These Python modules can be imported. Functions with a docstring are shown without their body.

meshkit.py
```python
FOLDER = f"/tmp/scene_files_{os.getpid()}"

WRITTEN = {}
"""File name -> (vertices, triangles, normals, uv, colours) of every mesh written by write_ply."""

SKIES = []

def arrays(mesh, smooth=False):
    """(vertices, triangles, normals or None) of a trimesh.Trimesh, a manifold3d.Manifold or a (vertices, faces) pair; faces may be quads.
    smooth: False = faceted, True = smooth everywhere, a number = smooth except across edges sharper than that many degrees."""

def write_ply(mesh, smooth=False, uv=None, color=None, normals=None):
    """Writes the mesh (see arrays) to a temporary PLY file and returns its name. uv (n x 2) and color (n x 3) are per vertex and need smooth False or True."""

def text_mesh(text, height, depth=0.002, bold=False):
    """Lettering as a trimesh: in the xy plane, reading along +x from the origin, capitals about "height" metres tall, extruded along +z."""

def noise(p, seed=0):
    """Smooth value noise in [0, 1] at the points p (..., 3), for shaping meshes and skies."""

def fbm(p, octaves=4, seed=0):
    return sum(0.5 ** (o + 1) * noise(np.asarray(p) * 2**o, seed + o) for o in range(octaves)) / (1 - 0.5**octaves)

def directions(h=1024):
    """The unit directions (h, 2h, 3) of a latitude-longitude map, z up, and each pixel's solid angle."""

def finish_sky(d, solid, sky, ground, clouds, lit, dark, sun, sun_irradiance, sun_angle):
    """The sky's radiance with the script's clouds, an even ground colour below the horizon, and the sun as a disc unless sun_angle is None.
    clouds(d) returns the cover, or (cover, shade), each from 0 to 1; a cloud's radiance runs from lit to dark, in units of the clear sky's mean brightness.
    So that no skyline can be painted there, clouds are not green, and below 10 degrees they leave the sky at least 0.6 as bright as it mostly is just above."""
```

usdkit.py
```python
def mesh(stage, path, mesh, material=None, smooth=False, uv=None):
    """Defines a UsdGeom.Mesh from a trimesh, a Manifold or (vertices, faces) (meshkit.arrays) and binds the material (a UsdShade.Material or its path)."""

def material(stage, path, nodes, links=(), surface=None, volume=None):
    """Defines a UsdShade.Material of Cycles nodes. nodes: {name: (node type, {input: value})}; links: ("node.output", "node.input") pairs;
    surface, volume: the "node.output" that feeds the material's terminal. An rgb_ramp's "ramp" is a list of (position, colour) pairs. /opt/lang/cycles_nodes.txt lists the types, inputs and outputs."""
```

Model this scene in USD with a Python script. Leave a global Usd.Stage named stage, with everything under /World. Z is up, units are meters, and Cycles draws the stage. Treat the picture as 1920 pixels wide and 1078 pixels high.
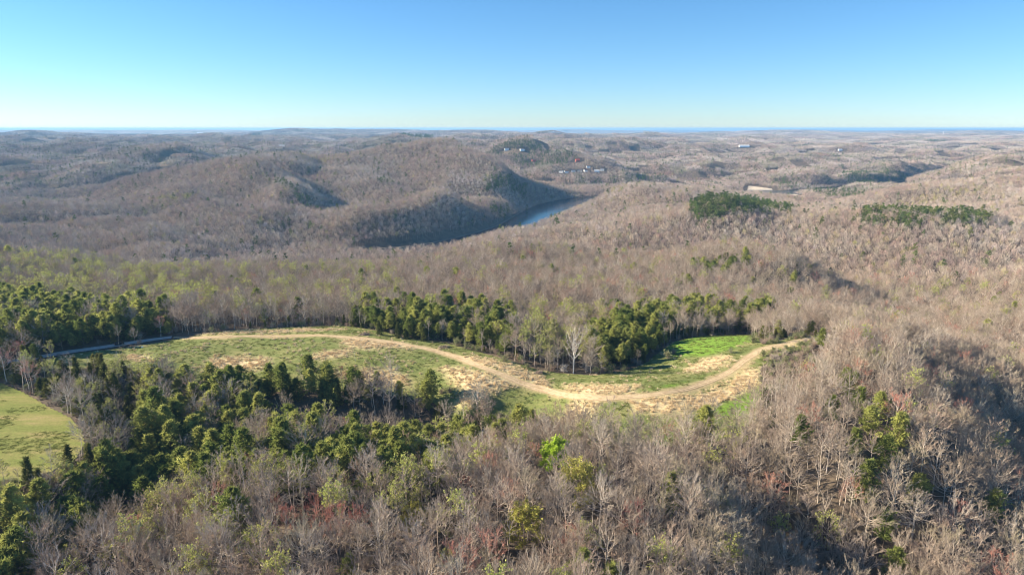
import math, random
import numpy as np, trimesh, usdkit, meshkit
from scipy.interpolate import RBFInterpolator
from scipy.spatial import cKDTree
import shapely
from shapely.geometry import Polygon
from pxr import Usd, UsdGeom, UsdLux, UsdShade, Gf, Sdf, Vt

stage = Usd.Stage.CreateInMemory()
UsdGeom.SetStageUpAxis(stage, 'Z'); UsdGeom.SetStageMetersPerUnit(stage, 1.0)
UsdGeom.Xform.Define(stage, '/World'); UsdGeom.Scope.Define(stage, '/World/Looks')
rnd = np.random.default_rng(7)

# ------------------------------------------------------------------ camera, sky, sun, exposure
CAM_Z, PITCH, FPX = 120.0, math.radians(13.1), 1280.0
EXPOSURE = 1.52
cam = UsdGeom.Camera.Define(stage, '/World/camera')
cam.AddTranslateOp().Set(Gf.Vec3d(0, 0, CAM_Z)); cam.AddRotateXOp().Set(90 - math.degrees(PITCH))
cam.CreateHorizontalApertureAttr(36.0); cam.CreateFocalLengthAttr(24.0)
cam.CreateClippingRangeAttr(Gf.Vec2f(1, 200000)); cam.CreateExposureAttr(EXPOSURE)
SUN_EL, SUN_AZ = math.radians(24), math.atan2(-1.0, 0.12)      # azimuth = atan2(x, y) of the direction towards the sun
sun_dir = np.array([math.cos(SUN_EL) * math.sin(SUN_AZ), math.cos(SUN_EL) * math.cos(SUN_AZ), math.sin(SUN_EL)])
dome = UsdLux.DomeLight.Define(stage, '/World/sky')
dome.GetPrim().SetCustomDataByKey('kind', 'structure')
sky_mat = usdkit.material(stage, '/World/Looks/sky', {
    's': ('sky_texture', {'sky_type': 'single_scattering', 'sun_disc': False, 'sun_elevation': SUN_EL, 'sun_rotation': SUN_AZ, 'altitude': 300.0, 'air_density': 0.9, 'aerosol_density': 0.0, 'ozone_density': 4.0}),
    'h': ('hsv', {'hue': 0.49, 'saturation': 1.06, 'value': 1.0}),
    't': ('vector_math', {'math_type': 'multiply', 'vector2': (.9, 1.03, 1.24)}),
    'b': ('background_shader', {'strength': 0.05})}, [('s.color', 't.vector1'), ('t.vector', 'h.color'), ('h.color', 'b.color')], surface='b.background')
UsdShade.MaterialBindingAPI.Apply(dome.GetPrim()).Bind(sky_mat)
sun = UsdLux.DistantLight.Define(stage, '/World/sun')
sun.CreateNormalizeAttr(True); sun.CreateIntensityAttr(1.25); sun.CreateAngleAttr(0.5); sun.CreateColorAttr(Gf.Vec3f(1.0, 0.88, 0.7))
sun.AddOrientOp().Set(Gf.Quatf(Gf.Rotation(Gf.Vec3d(0, 0, 1), Gf.Vec3d(*sun_dir)).GetQuat()))

# ------------------------------------------------------------------ view geometry of the photograph (1920 x 1078): turns what was read off it into places
SP, CP = math.sin(PITCH), math.cos(PITCH)
def project(x, y, z):
    dep = y * CP - (z - CAM_Z) * SP
    up = y * SP + (z - CAM_Z) * CP
    dep = np.maximum(dep, 1e-3)
    return 960 + FPX * x / dep, 539 - FPX * up / dep
def ray(u, v):
    a, b = (u - 960) / FPX, (539 - v) / FPX
    return a, CP + b * SP, -SP + b * CP                           # x, y, z
def P_d(u, v, d, drop=0.0):
    rx, ry, rz = ray(u, v); t = d / ry
    return rx * t, d, CAM_Z + rz * t - drop
def P_z(u, v, z):
    rx, ry, rz = ray(u, v); t = (z - CAM_Z) / rz
    return rx * t, ry * t, z
def Q(u, d, z):
    dep = d * CP - (z - CAM_Z) * SP
    return (u - 960) / FPX * dep, d, z

# ------------------------------------------------------------------ the terrain's height
RIVER_Z, T = -92.0, 13.0
C = []
C += [P_z(*p) for p in [
    # the meadow and its rims
    (650, 616, 3), (400, 625, 3), (250, 655, 1), (0, 690, 0), (520, 660, 1), (800, 640, 1), (700, 690, -1), (560, 700, -3), (850, 720, -3), (960, 710, -1), (1000, 690, -1), (1100, 745, -2),
    (1250, 735, 0), (1300, 680, 0), (1390, 630, 0), (1400, 700, 1), (1540, 635, 1), (1250, 640, -2), (1160, 700, -3), (1050, 700, -3), (1400, 760, -3), (1100, 790, -7), (880, 770, -8), (750, 730, -7), (0, 640, 1), (200, 630, 1),
    # the field at the left, the scrub between
    (0, 730, 1), (0, 900, 2), (150, 830, 1), (80, 800, 2), (100, 880, 1.5), (50, 905, 1.5), (150, 860, 1), (-200, 820, 2), (-200, 940, 3), (200, 740, -2), (300, 760, -7), (250, 700, -1), (400, 720, -6),
    # the ravine
    (560, 770, -14), (700, 800, -18), (820, 810, -19), (900, 820, -20), (450, 790, -14), (230, 930, -17), (150, 1000, -14), (330, 880, -16), (0, 1078, -11),
    # the near bank
    (552, 945, -6), (450, 900, -9), (700, 930, -6), (850, 960, -6), (640, 860, -11), (400, 1000, -8), (480, 1078, -5), (250, 1078, -10), (960, 1078, -6), (960, 900, -10), (1040, 860, -11), (1200, 850, -10), (1100, 960, -5), (1180, 1000, -5), (1300, 930, -14),
    (1290, 1000, -9), (1420, 1010, -22), (1500, 1040, -25), (1250, 1078, -8), (1560, 1078, -27), (1350, 850, -9), (1450, 850, -5), (1550, 950, -10), (1650, 900, -4), (1600, 700, 2), (1700, 780, -1), (1750, 900, -8), (1750, 1000, -17), (1650, 1040, -20), (1900, 900, -26), (1900, 1050, -26),
    (1850, 760, -24), (1900, 700, -36), (1750, 670, -24), (1500, 720, 1), (1660, 640, -14)]]
C += [P_d(u, v, d, T) for u, v, d in [
    # woods behind the meadow, falling to the river
    (300, 560, 500), (300, 500, 650), (0, 480, 750), (0, 430, 900), (0, 400, 1450), (0, 550, 520), (500, 500, 680), (700, 550, 510), (700, 500, 700), (1000, 550, 520), (1000, 500, 700), (1200, 500, 720), (1200, 550, 540), (1200, 450, 950),
    (1100, 430, 1100), (1200, 400, 1250), (1000, 450, 1100), (900, 470, 1050), (1094, 386, 1750), (1200, 345, 1800), (1000, 424, 1500), (1300, 352, 1750), (800, 480, 1000),
    (1350, 470, 800), (1450, 500, 720), (1540, 530, 650), (1500, 470, 900), (1600, 440, 950), (1700, 412, 970), (1840, 415, 990), (1360, 372, 1130), (1290, 400, 1050), (1440, 395, 1080),
    # slope facing us at the right
    (1900, 600, 520), (1900, 500, 720), (1900, 420, 1000), (1900, 350, 1500), (1900, 300, 2500), (1700, 540, 700), (1700, 480, 850), (1750, 600, 560),
    # the big hills at the left
    (300, 450, 1050), (200, 400, 1330), (200, 362, 1720), (100, 385, 1580), (350, 420, 1200), (320, 330, 1860), (500, 400, 1350), (500, 350, 1650), (500, 310, 1850), (500, 290, 1980), (400, 306, 1900), (600, 295, 2100),
    (700, 400, 1450), (700, 350, 1750), (700, 310, 2050), (700, 281, 2250), (850, 275, 2350), (840, 330, 1950), (840, 390, 1560), (950, 385, 1650), (930, 310, 2150), (985, 362, 1900), (600, 430, 1250), (560, 375, 1500), (640, 390, 1480),
    (330, 278, 2650), (280, 286, 2520), (150, 305, 2450), (0, 311, 2300), (430, 292, 2750), (0, 345, 2000), (150, 335, 2100), (0, 378, 1790), (150, 368, 1890), (300, 312, 2350),
    # beyond the river
    (1000, 330, 2500), (950, 288, 2900), (980, 268, 3100), (1150, 322, 2750), (1180, 300, 3200), (1100, 285, 3500), (1060, 345, 2400), (1300, 300, 3300), (1300, 325, 2800), (1450, 340, 2600), (1660, 347, 2300), (1500, 300, 3400), (1700, 300, 3500), (1700, 320, 2900),
    (1000, 262, 4300), (1300, 268, 5500), (1700, 272, 5500), (1900, 275, 4500), (200, 265, 4500), (0, 262, 5000), (550, 270, 4500), (750, 262, 5000), (1800, 262, 7000), (1300, 258, 8000), (200, 258, 7000)]]
C += [Q(*q) for q in [(650, 440, -6), (400, 430, -4), (850, 430, -8), (1100, 380, -8), (1400, 420, -12), (1600, 640, -46), (1750, 500, -44), (1900, 440, -42), (2100, 400, -40), (2100, 800, -25), (-200, 400, 0), (-200, 700, -20), (-300, 220, 0), (-300, 1100, -30), (-200, 2000, -20),
    (0, 1640, -75), (200, 1920, -62), (300, 2050, -40), (60, 1750, -72), (300, 950, -62), (100, 950, -50), (500, 1120, -80), (400, 2200, -5), (1000, 150, -4), (1000, 80, -20), (300, 130, -14), (1700, 160, -24), (2200, 200, -30), (1000, 20, -30),
    (1300, 1500, -55), (1500, 1500, -62), (1700, 1500, -60), (1900, 1250, -35), (1550, 1950, -80), (1300, 2050, -80), (600, 2600, -10), (850, 2750, -30), (980, 2250, -70),
    (1000, 14000, 15), (0, 14000, 15), (1900, 14000, 15), (-500, 9000, 10), (2400, 9000, 10), (500, 26000, 15), (1500, 26000, 15), (-900, 20000, 10), (2800, 20000, 10)]]
C = np.array(C)
def logpol(x, y):
    r = np.hypot(x, y)
    return np.stack([np.arctan2(x, y), np.log(np.maximum(r, 15.0))], -1)
C = np.vstack([C, [[-3000, -3000, -20], [3000, -3000, -20], [0, -400, -20], [-300, -60, -20], [300, -60, -28], [-15000, -15000, 0], [15000, -15000, 0], [0, -15000, 0], [-20000, 100, 10], [20000, 100, 10]]])
height_fit = RBFInterpolator(logpol(C[:, 0], C[:, 1]), C[:, 2], kernel='thin_plate_spline', smoothing=2e-4)

river_line = np.array([Q(u, d, RIVER_Z)[:2] for u, d in [(-100, 1000), (300, 1060), (560, 1140), (720, 1185), (805, 1225), (885, 1320), (958, 1470), (1012, 1690), (1050, 1900), (1105, 2080), (1200, 2190), (1330, 2260), (1480, 2330), (1650, 2600), (1900, 3300)]])
river_line = river_line[3:]
def resample(line, step):
    line = np.asarray(line, float)
    s = np.concatenate([[0], np.cumsum(np.linalg.norm(np.diff(line, axis=0), axis=1))])
    n = max(int(s[-1] / step), 2)
    from scipy.interpolate import PchipInterpolator
    t = np.linspace(0, s[-1], n)
    return np.stack([PchipInterpolator(s, line[:, k])(t) for k in range(line.shape[1])], -1)
river_pts = resample(river_line, 15)
river_tree = cKDTree(river_pts)
RIVER_HALF = 46.0
river_half = np.interp(river_pts[:, 1], [1200, 1500, 1900, 2200], [38, 44, 76, 80])
SPURS = []                                                 # crests whose sunless side is the steeper: (points, rise, width on the sunny side, width on the other)
for pts, rise, wl, wr in [([(430, 1850), (500, 1700), (555, 1570), (600, 1470)], 24, 110, 45), ([(700, 2230), (850, 2260), (900, 2060), (955, 1880), (990, 1760)], 24, 130, 50), ([(640, 1950), (740, 1720), (830, 1500), (900, 1430)], 15, 100, 45),
    ([(985, 1640), (900, 1490), (820, 1390), (700, 1310), (600, 1270)], 20, 90, 50), ([(1000, 2900), (1100, 2800), (1170, 2700)], 18, 130, 60), ([(960, 3150), (1060, 3000), (1120, 2900)], 22, 150, 70), ([(100, 2100), (250, 2450), (330, 2620), (420, 2700)], 12, 140, 60), ([(0, 1450), (100, 1580), (200, 1720), (320, 1860), (480, 1990)], 5, 90, 70),
    ([(1330, 830), (1400, 760), (1470, 700), (1550, 645)], 15, 70, 32), ([(1480, 340), (1600, 335), (1700, 300), (1770, 255), (1850, 205)], 4, 45, 24), ([(1030, 232), (1150, 224), (1300, 207), (1430, 180)], 3.5, 25, 14), ([(1600, 1300), (1750, 1200), (1900, 1000)], 14, 90, 50), ([(1180, 1450), (1210, 1330), (1240, 1180)], 5, 80, 50),
    ([(150, 1250), (260, 1180), (330, 1100)], 10, 80, 40), ([(300, 1600), (380, 1450), (430, 1300)], 14, 90, 40), ([(1400, 3000), (1520, 2700), (1600, 2500)], 22, 160, 70), ([(1750, 3000), (1850, 2500), (1900, 2100)], 22, 160, 70), ([(1300, 3600), (1330, 3000), (1290, 2700)], 22, 150, 70)]:
    p = []
    for (u0, d0), (u1, d1) in zip(pts[:-1], pts[1:]):
        p += [Q(u0 + (u1 - u0) * t, d0 + (d1 - d0) * t, -30)[:2] for t in np.linspace(0, 1, 14)[:-1]]
    p.append(Q(*pts[-1], -30)[:2])
    SPURS.append((cKDTree(np.array(p)), np.array(p), rise * (1.55 if pts[0][1] > 600 else 1.0), wl, wr))
def spurs(x, y):
    out = np.zeros(len(x)); P = np.stack([x, y], -1)
    for tree, p, rise, wl, wr in SPURS:
        d, k = tree.query(P, distance_upper_bound=3 * wl); m = np.isfinite(d)
        if not m.any(): continue
        kk = k[m]; side = (P[m] - p[kk])[:, 0]; w = wr + (wl - wr) * smooth(-wr * .35, wr * .15, -side)
        end = np.minimum(kk, len(p) - 1 - kk) / (len(p) * .25)
        out[m] += rise * smooth(-.35, 1, end) * np.exp(-(d[m] / w) ** 2)
    return out
FAR_HILLS = [(25, 6000, 30, 330), (95, 6400, 34, 280), (1352, 1105, 15, 52), (150, 9000, 60, 800), (400, 12500, 70, 700), (690, 12000, 62, 1500), (900, 9000, 52, 900), (1035, 6200, 34, 340), (1180, 7500, 40, 600), (1750, 13500, 60, 1300), (1860, 11500, 52, 800), (1500, 11000, 45, 900), (560, 9500, 55, 420)]
def smooth(a, b, x):
    t = np.clip((x - a) / (b - a), 0, 1); return t * t * (3 - 2 * t)
def n2(x, y, s, seed, oct=3):
    return meshkit.fbm(np.stack([x / s, y / s, np.full_like(x, 0.37)], -1), oct, seed) - 0.5
def ground_z(x, y):
    x, y = np.asarray(x, float).ravel(), np.asarray(y, float).ravel()
    r = np.hypot(x, y)
    h = np.concatenate([height_fit(c) for c in np.array_split(logpol(x, y), max(1, len(x) // 20000))])
    h = h + 1.6 * n2(x, y, 38, 3) + spurs(x, y)
    g = 1 - 2 * np.abs(n2(x, y, 330, 11, 3)) * 2
    h = h + smooth(520, 1000, r) * (1 - smooth(6000, 9000, r)) * (40 * (0.66 - g) + 30 * n2(x, y, 170, 21, 3))
    g2 = 1 - 4 * np.abs(n2(x, y, 900, 31, 3))
    h = h + smooth(2600, 4500, r) * (44 * g2 - 24)
    h = h + smooth(6500, 11000, r) * (150 * n2(x, y, 2600, 41, 3) + 40 * n2(x, y, 1000, 51, 3) - 8) + smooth(11000, 17000, r) * (230 * n2(x, y, 4200, 43, 3) + 4)
    for u0, d0, rise, wd in FAR_HILLS:
        hx, hy = Q(u0, d0, 0)[:2]; h = h + rise * np.exp(-(((x - hx) / wd) ** 2 + ((y - hy) / (wd * 1.6)) ** 2))
    far = r > 600
    if far.any():
        d, k = river_tree.query(np.stack([x, y], -1)[far]); d = d - river_half[k] + RIVER_HALF
        hh = np.maximum(h[far], RIVER_Z + 4)
        bank = RIVER_Z - 4 + np.maximum(d - RIVER_HALF, 0) * 0.6
        w = smooth(RIVER_HALF + 10, RIVER_HALF + 110, d)
        h[far] = np.minimum(bank, hh) * (1 - w) + hh * w
    for poly, level in FLAT:
        b = poly.bounds; k = (x > b[0] - 15) & (x < b[2] + 15) & (y > b[1] - 15) & (y < b[3] + 15)
        if k.any():
            w = 1 - smooth(0, 14, shapely.distance(poly, shapely.points(x[k], y[k]))); h[k] = h[k] * (1 - w) + (level + .6 * n2(x[k], y[k], 30, 91, 2)) * w
    return h
FLAT = []
def at(u, v, n=8):
    """the point of the ground that the photograph shows at pixel u, v"""
    u, v = np.atleast_1d(np.asarray(u, float)), np.atleast_1d(np.asarray(v, float))
    rx, ry, rz = ray(u, v)
    t = np.full(u.shape, np.nan)
    steps = np.geomspace(110, 16000, 420)
    prev = np.full(u.shape, 110.0)
    for i0 in range(0, len(steps), 30):
        ts = steps[i0:i0 + 30]
        if not np.isnan(t).any(): break
        left = np.nonzero(np.isnan(t))[0]
        zz = ground_z((rx[left, None] * ts).ravel(), (ry[left, None] * ts).ravel()).reshape(len(left), -1)
        below = CAM_Z + rz[left, None] * ts < zz
        for q in np.nonzero(below.any(1))[0]:
            k, j = left[q], np.argmax(below[q]); t[k] = ts[j]; prev[k] = steps[max(i0 + j - 1, 0)]
    t = np.where(np.isnan(t), 16000, t)
    lo, hi = prev.copy(), t.copy()
    for _ in range(n):
        m = (lo + hi) / 2
        b = CAM_Z + rz * m < ground_z(rx * m, ry * m)
        hi = np.where(b, m, hi); lo = np.where(b, lo, m)
    x, y = rx * hi, ry * hi
    return np.stack([x, y, ground_z(x, y)], -1)

# ------------------------------------------------------------------ prim helpers
taken = {}
def numbered(name, parent='/World'):
    k = parent + '/' + name; n = taken.get(k, 0); taken[k] = n + 1
    return f'{k}_{n:03d}' if n else k
def tag(prim, label=None, cat=None, group=None, kind=None):
    for k, t in (('label', label), ('category', cat), ('group', group), ('kind', kind)):
        if t: prim.SetCustomDataByKey(k, t)
    return prim
def path_of(p): return p if isinstance(p, str) else str(p.GetPath())
def obj(name, m, mat, parent='/World', smooth=False):
    return usdkit.mesh(stage, numbered(name, path_of(parent)), m, mat, smooth).GetPrim()
def thing(name, label, cat, loc=(0, 0, 0), rz=0.0, group=None, scale=None):
    x = UsdGeom.Xform.Define(stage, numbered(name)); x.AddTranslateOp().Set(Gf.Vec3d(*map(float, loc))); x.AddRotateZOp().Set(float(rz))
    if scale is not None: x.AddScaleOp().Set(Gf.Vec3f(*np.broadcast_to(scale, 3).astype(float).tolist()))
    return tag(x.GetPrim(), label, cat, group)
def primvar(prim, name, values):
    UsdGeom.PrimvarsAPI(prim).CreatePrimvar(name, Sdf.ValueTypeNames.Color3fArray, 'vertex').Set(Vt.Vec3fArray.FromNumpy(np.asarray(values, np.float32)))
L = lambda n: '/World/Looks/' + n
def plain(name, col, rough=0.8, **kw):
    return usdkit.material(stage, L(name), {'p': ('principled_bsdf', {'base_color': col, 'roughness': rough, **kw})}, surface='p.BSDF')

# ------------------------------------------------------------------ materials
def vary(name, dark, light, rough=0.9, translucent=None, noise=None):
    """a colour that differs from one plant to the next (between dark and light), with a little change inside each"""
    nodes = {'o': ('object_info', {}), 'r': ('rgb_ramp', {'ramp': [(0, dark), (1, light)] if np.ndim(dark) == 1 else [(i / (len(dark) - 1), c) for i, c in enumerate(dark)]}), 'p': ('principled_bsdf', {'roughness': rough, 'specular_ior_level': 0.2})}
    links = [('o.random', 'r.fac')]
    col = 'r.color'
    if noise:
        nodes.update({'t': ('texture_coordinate', {}), 'n': ('noise_texture', {'scale': noise, 'detail': 2.0}), 'h': ('map_range', {'from_min': 0.3, 'from_max': 0.7, 'to_min': 0.6, 'to_max': 1.4}), 'm': ('vector_math', {'math_type': 'scale'})})
        links += [('t.object', 'n.vector'), ('n.fac', 'h.value'), (col, 'm.vector1'), ('h.result', 'm.scale')]
        col = 'm.vector'
    links.append((col, 'p.base_color'))
    out = 'p.BSDF'
    if translucent:
        nodes.update({'tr': ('translucent_bsdf', {}), 'mx': ('mix_closure', {'fac': translucent})})
        links += [(col, 'tr.color'), ('p.BSDF', 'mx.closure1'), ('tr.BSDF', 'mx.closure2')]
        out = 'mx.closure'
    return usdkit.material(stage, L(name), nodes, links, surface=out)
M = {}
M['bark'] = vary('bark', (0.36, 0.285, 0.215), (0.62, 0.53, 0.43), noise=0.5)
M['twig'] = vary('twig', [(.19, .145, .112), (.38, .31, .245), (.28, .225, .175), (.42, .335, .25), (.34, .235, .17), (.45, .38, .31), (.36, .305, .2), (.24, .18, .14)], None)
M['red_twig'] = vary('red_twig', (0.42, 0.17, 0.12), (0.5, 0.26, 0.19))
M['white_bark'] = vary('white_bark', (0.5, 0.45, 0.38), (0.6, 0.55, 0.48), noise=0.8)
M['pine_bark'] = vary('pine_bark', (0.14, 0.10, 0.075), (0.2, 0.15, 0.11))
M['pine_needles'] = vary('pine_needles', (0.17, 0.215, 0.052), (0.44, 0.44, 0.13), translucent=0.45, noise=0.35)
M['cedar_needles'] = vary('cedar_needles', (0.09, 0.11, 0.03), (0.21, 0.2, 0.055), translucent=0.2, noise=0.4)
M['bud'] = vary('bud', (0.33, 0.33, 0.1), (0.46, 0.5, 0.14), translucent=0.35)
M['lime_leaf'] = vary('lime_leaf', (0.33, 0.45, 0.04), (0.35, 0.47, 0.05), translucent=0.4, noise=0.5)
M['olive_leaf'] = vary('olive_leaf', (0.38, 0.36, 0.08), (0.42, 0.39, 0.1), translucent=0.35, noise=0.5)
M['shrub_leaf'] = vary('shrub_leaf', (0.16, 0.2, 0.07), (0.33, 0.35, 0.16), translucent=0.3, noise=0.5)
M['blossom'] = plain('blossom', (0.62, 0.57, 0.5), 0.9)
M['tan_grass'] = vary('tan_grass', (0.6, 0.46, 0.27), (0.78, 0.64, 0.42))
M['green_grass'] = vary('green_grass', (0.13, 0.165, 0.042), (0.25, 0.255, 0.08), translucent=0.3)
def tinted(name, a, b):
    return usdkit.material(stage, L(name), {'a': ('attribute', {'attribute': 'tint'}), 'o': ('object_info', {}), 'r': ('rgb_ramp', {'ramp': [(0, (.62, .62, .63)), (.2, (1.1, 1.08, 1.04)), (.4, (.86, .9, .74)), (.6, (1.25, 1.22, 1.16)), (.8, (.98, .84, .76)), (1, (.74, .72, .7))]}), 'm': ('vector_math', {'math_type': 'multiply'}), 'p': ('principled_bsdf', {'roughness': 0.95, 'specular_ior_level': 0.1})},
        [('o.random', 'r.fac'), ('a.color', 'm.vector1'), ('r.color', 'm.vector2'), ('m.vector', 'p.base_color')], surface='p.BSDF')
M['tinted'] = tinted('far_tree', 0, 0)
def ground_mat(name, ramp, scale, detail=6.0, bump=0.0, bump_scale=1.0):
    nodes = {'g': ('geometry', {}), 'n': ('noise_texture', {'scale': scale, 'detail': detail, 'roughness': 0.65}), 'r': ('rgb_ramp', {'ramp': ramp}), 'p': ('principled_bsdf', {'roughness': 0.95, 'specular_ior_level': 0.1})}
    links = [('g.position', 'n.vector'), ('n.fac', 'r.fac'), ('r.color', 'p.base_color')]
    if bump:
        nodes.update({'bn': ('noise_texture', {'scale': bump_scale, 'detail': 4.0}), 'b': ('bump', {'strength': 1.0, 'distance': bump})})
        links += [('g.position', 'bn.vector'), ('bn.fac', 'b.height'), ('b.normal', 'p.normal')]
    return usdkit.material(stage, L(name), nodes, links, surface='p.BSDF')
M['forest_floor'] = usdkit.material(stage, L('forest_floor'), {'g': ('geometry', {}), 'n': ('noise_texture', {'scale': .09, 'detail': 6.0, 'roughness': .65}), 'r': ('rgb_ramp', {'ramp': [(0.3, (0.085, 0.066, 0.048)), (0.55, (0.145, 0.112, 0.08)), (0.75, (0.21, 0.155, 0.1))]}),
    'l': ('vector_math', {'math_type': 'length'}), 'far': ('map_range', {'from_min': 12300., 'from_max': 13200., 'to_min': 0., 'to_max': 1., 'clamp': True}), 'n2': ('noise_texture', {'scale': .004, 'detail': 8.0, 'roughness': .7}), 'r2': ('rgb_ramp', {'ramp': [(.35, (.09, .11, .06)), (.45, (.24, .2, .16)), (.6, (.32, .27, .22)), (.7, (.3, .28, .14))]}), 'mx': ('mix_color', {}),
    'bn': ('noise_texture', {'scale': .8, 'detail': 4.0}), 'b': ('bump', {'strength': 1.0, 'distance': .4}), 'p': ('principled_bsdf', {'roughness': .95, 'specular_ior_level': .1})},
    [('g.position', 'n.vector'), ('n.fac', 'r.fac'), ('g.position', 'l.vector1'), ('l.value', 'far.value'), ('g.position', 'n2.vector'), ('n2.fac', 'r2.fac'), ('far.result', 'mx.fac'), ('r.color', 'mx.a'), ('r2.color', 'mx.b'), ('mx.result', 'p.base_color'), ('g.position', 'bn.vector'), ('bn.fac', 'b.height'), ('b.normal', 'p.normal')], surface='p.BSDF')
M['dirt'] = usdkit.material(stage, L('dirt'), {'g': ('geometry', {}), 'n': ('noise_texture', {'scale': .35, 'detail': 8.0, 'roughness': .7}), 'r': ('rgb_ramp', {'ramp': [(.3, (.72, .66, .6)), (.5, (1.0, 1.0, 1.0)), (.7, (1.25, 1.28, 1.3))]}), 'a': ('attribute', {'attribute': 'tint'}), 'm': ('vector_math', {'math_type': 'multiply'}), 'bn': ('noise_texture', {'scale': 1.5, 'detail': 4.0}), 'b': ('bump', {'strength': 1.0, 'distance': .15}), 'p': ('principled_bsdf', {'roughness': .95, 'specular_ior_level': .1})},
    [('g.position', 'n.vector'), ('n.fac', 'r.fac'), ('r.color', 'm.vector1'), ('a.color', 'm.vector2'), ('m.vector', 'p.base_color'), ('g.position', 'bn.vector'), ('bn.fac', 'b.height'), ('b.normal', 'p.normal')], surface='p.BSDF')
M['gravel'] = ground_mat('gravel', [(0.3, (0.36, 0.34, 0.31)), (0.7, (0.5, 0.48, 0.44))], 0.5)
M['cut_bank'] = ground_mat('cut_bank', [(0.3, (0.5, 0.4, 0.28)), (0.7, (0.7, 0.6, 0.46))], 0.05)
M['far_field'] = ground_mat('far_field', [(0.3, (0.28, 0.25, 0.1)), (0.7, (0.42, 0.35, 0.16))], 0.02)

# ------------------------------------------------------------------ plant shapes (each a trunk mesh and a crown mesh, about metre-true, origin at the foot)
def sticks(P0, P1, r0, r1, sides):
    """tapered prisms from P0 to P1, no caps: (vertices, faces)"""
    P0, P1 = np.asarray(P0, float).reshape(-1, 3), np.asarray(P1, float).reshape(-1, 3); n = len(P0)
    r0, r1 = np.broadcast_to(r0, n), np.broadcast_to(r1, n)
    t = P1 - P0; t /= np.linalg.norm(t, axis=1, keepdims=True) + 1e-9
    a = np.cross(t, np.where(np.abs(t[:, 2:]) < 0.9, [0, 0, 1.0], [1.0, 0, 0])); a /= np.linalg.norm(a, axis=1, keepdims=True) + 1e-9
    b = np.cross(t, a); ang = np.arange(sides) * 2 * np.pi / sides
    ring = np.cos(ang)[None, :, None] * a[:, None] + np.sin(ang)[None, :, None] * b[:, None]
    v = np.concatenate([P0[:, None] + r0[:, None, None] * ring, P1[:, None] + r1[:, None, None] * ring], 1).reshape(-1, 3)
    k = np.arange(sides); k2 = (k + 1) % sides
    f = np.concatenate([np.stack([k, k2, sides + k2], -1), np.stack([k, sides + k2, sides + k], -1)])
    return v, (f[None] + 2 * sides * np.arange(n)[:, None, None]).reshape(-1, 3)
def blades(P0, P1, w, rng):
    """one long triangle from P0 to the tip P1"""
    P0, P1 = np.asarray(P0, float).reshape(-1, 3), np.asarray(P1, float).reshape(-1, 3); n = len(P0)
    s = np.cross(P1 - P0, rng.normal(size=(n, 3))); s /= np.linalg.norm(s, axis=1, keepdims=True) + 1e-9
    w = np.broadcast_to(w, n)[:, None] / 2
    return np.stack([P0 - s * w, P0 + s * w, P1], 1).reshape(-1, 3), np.arange(3 * n).reshape(-1, 3)
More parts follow.
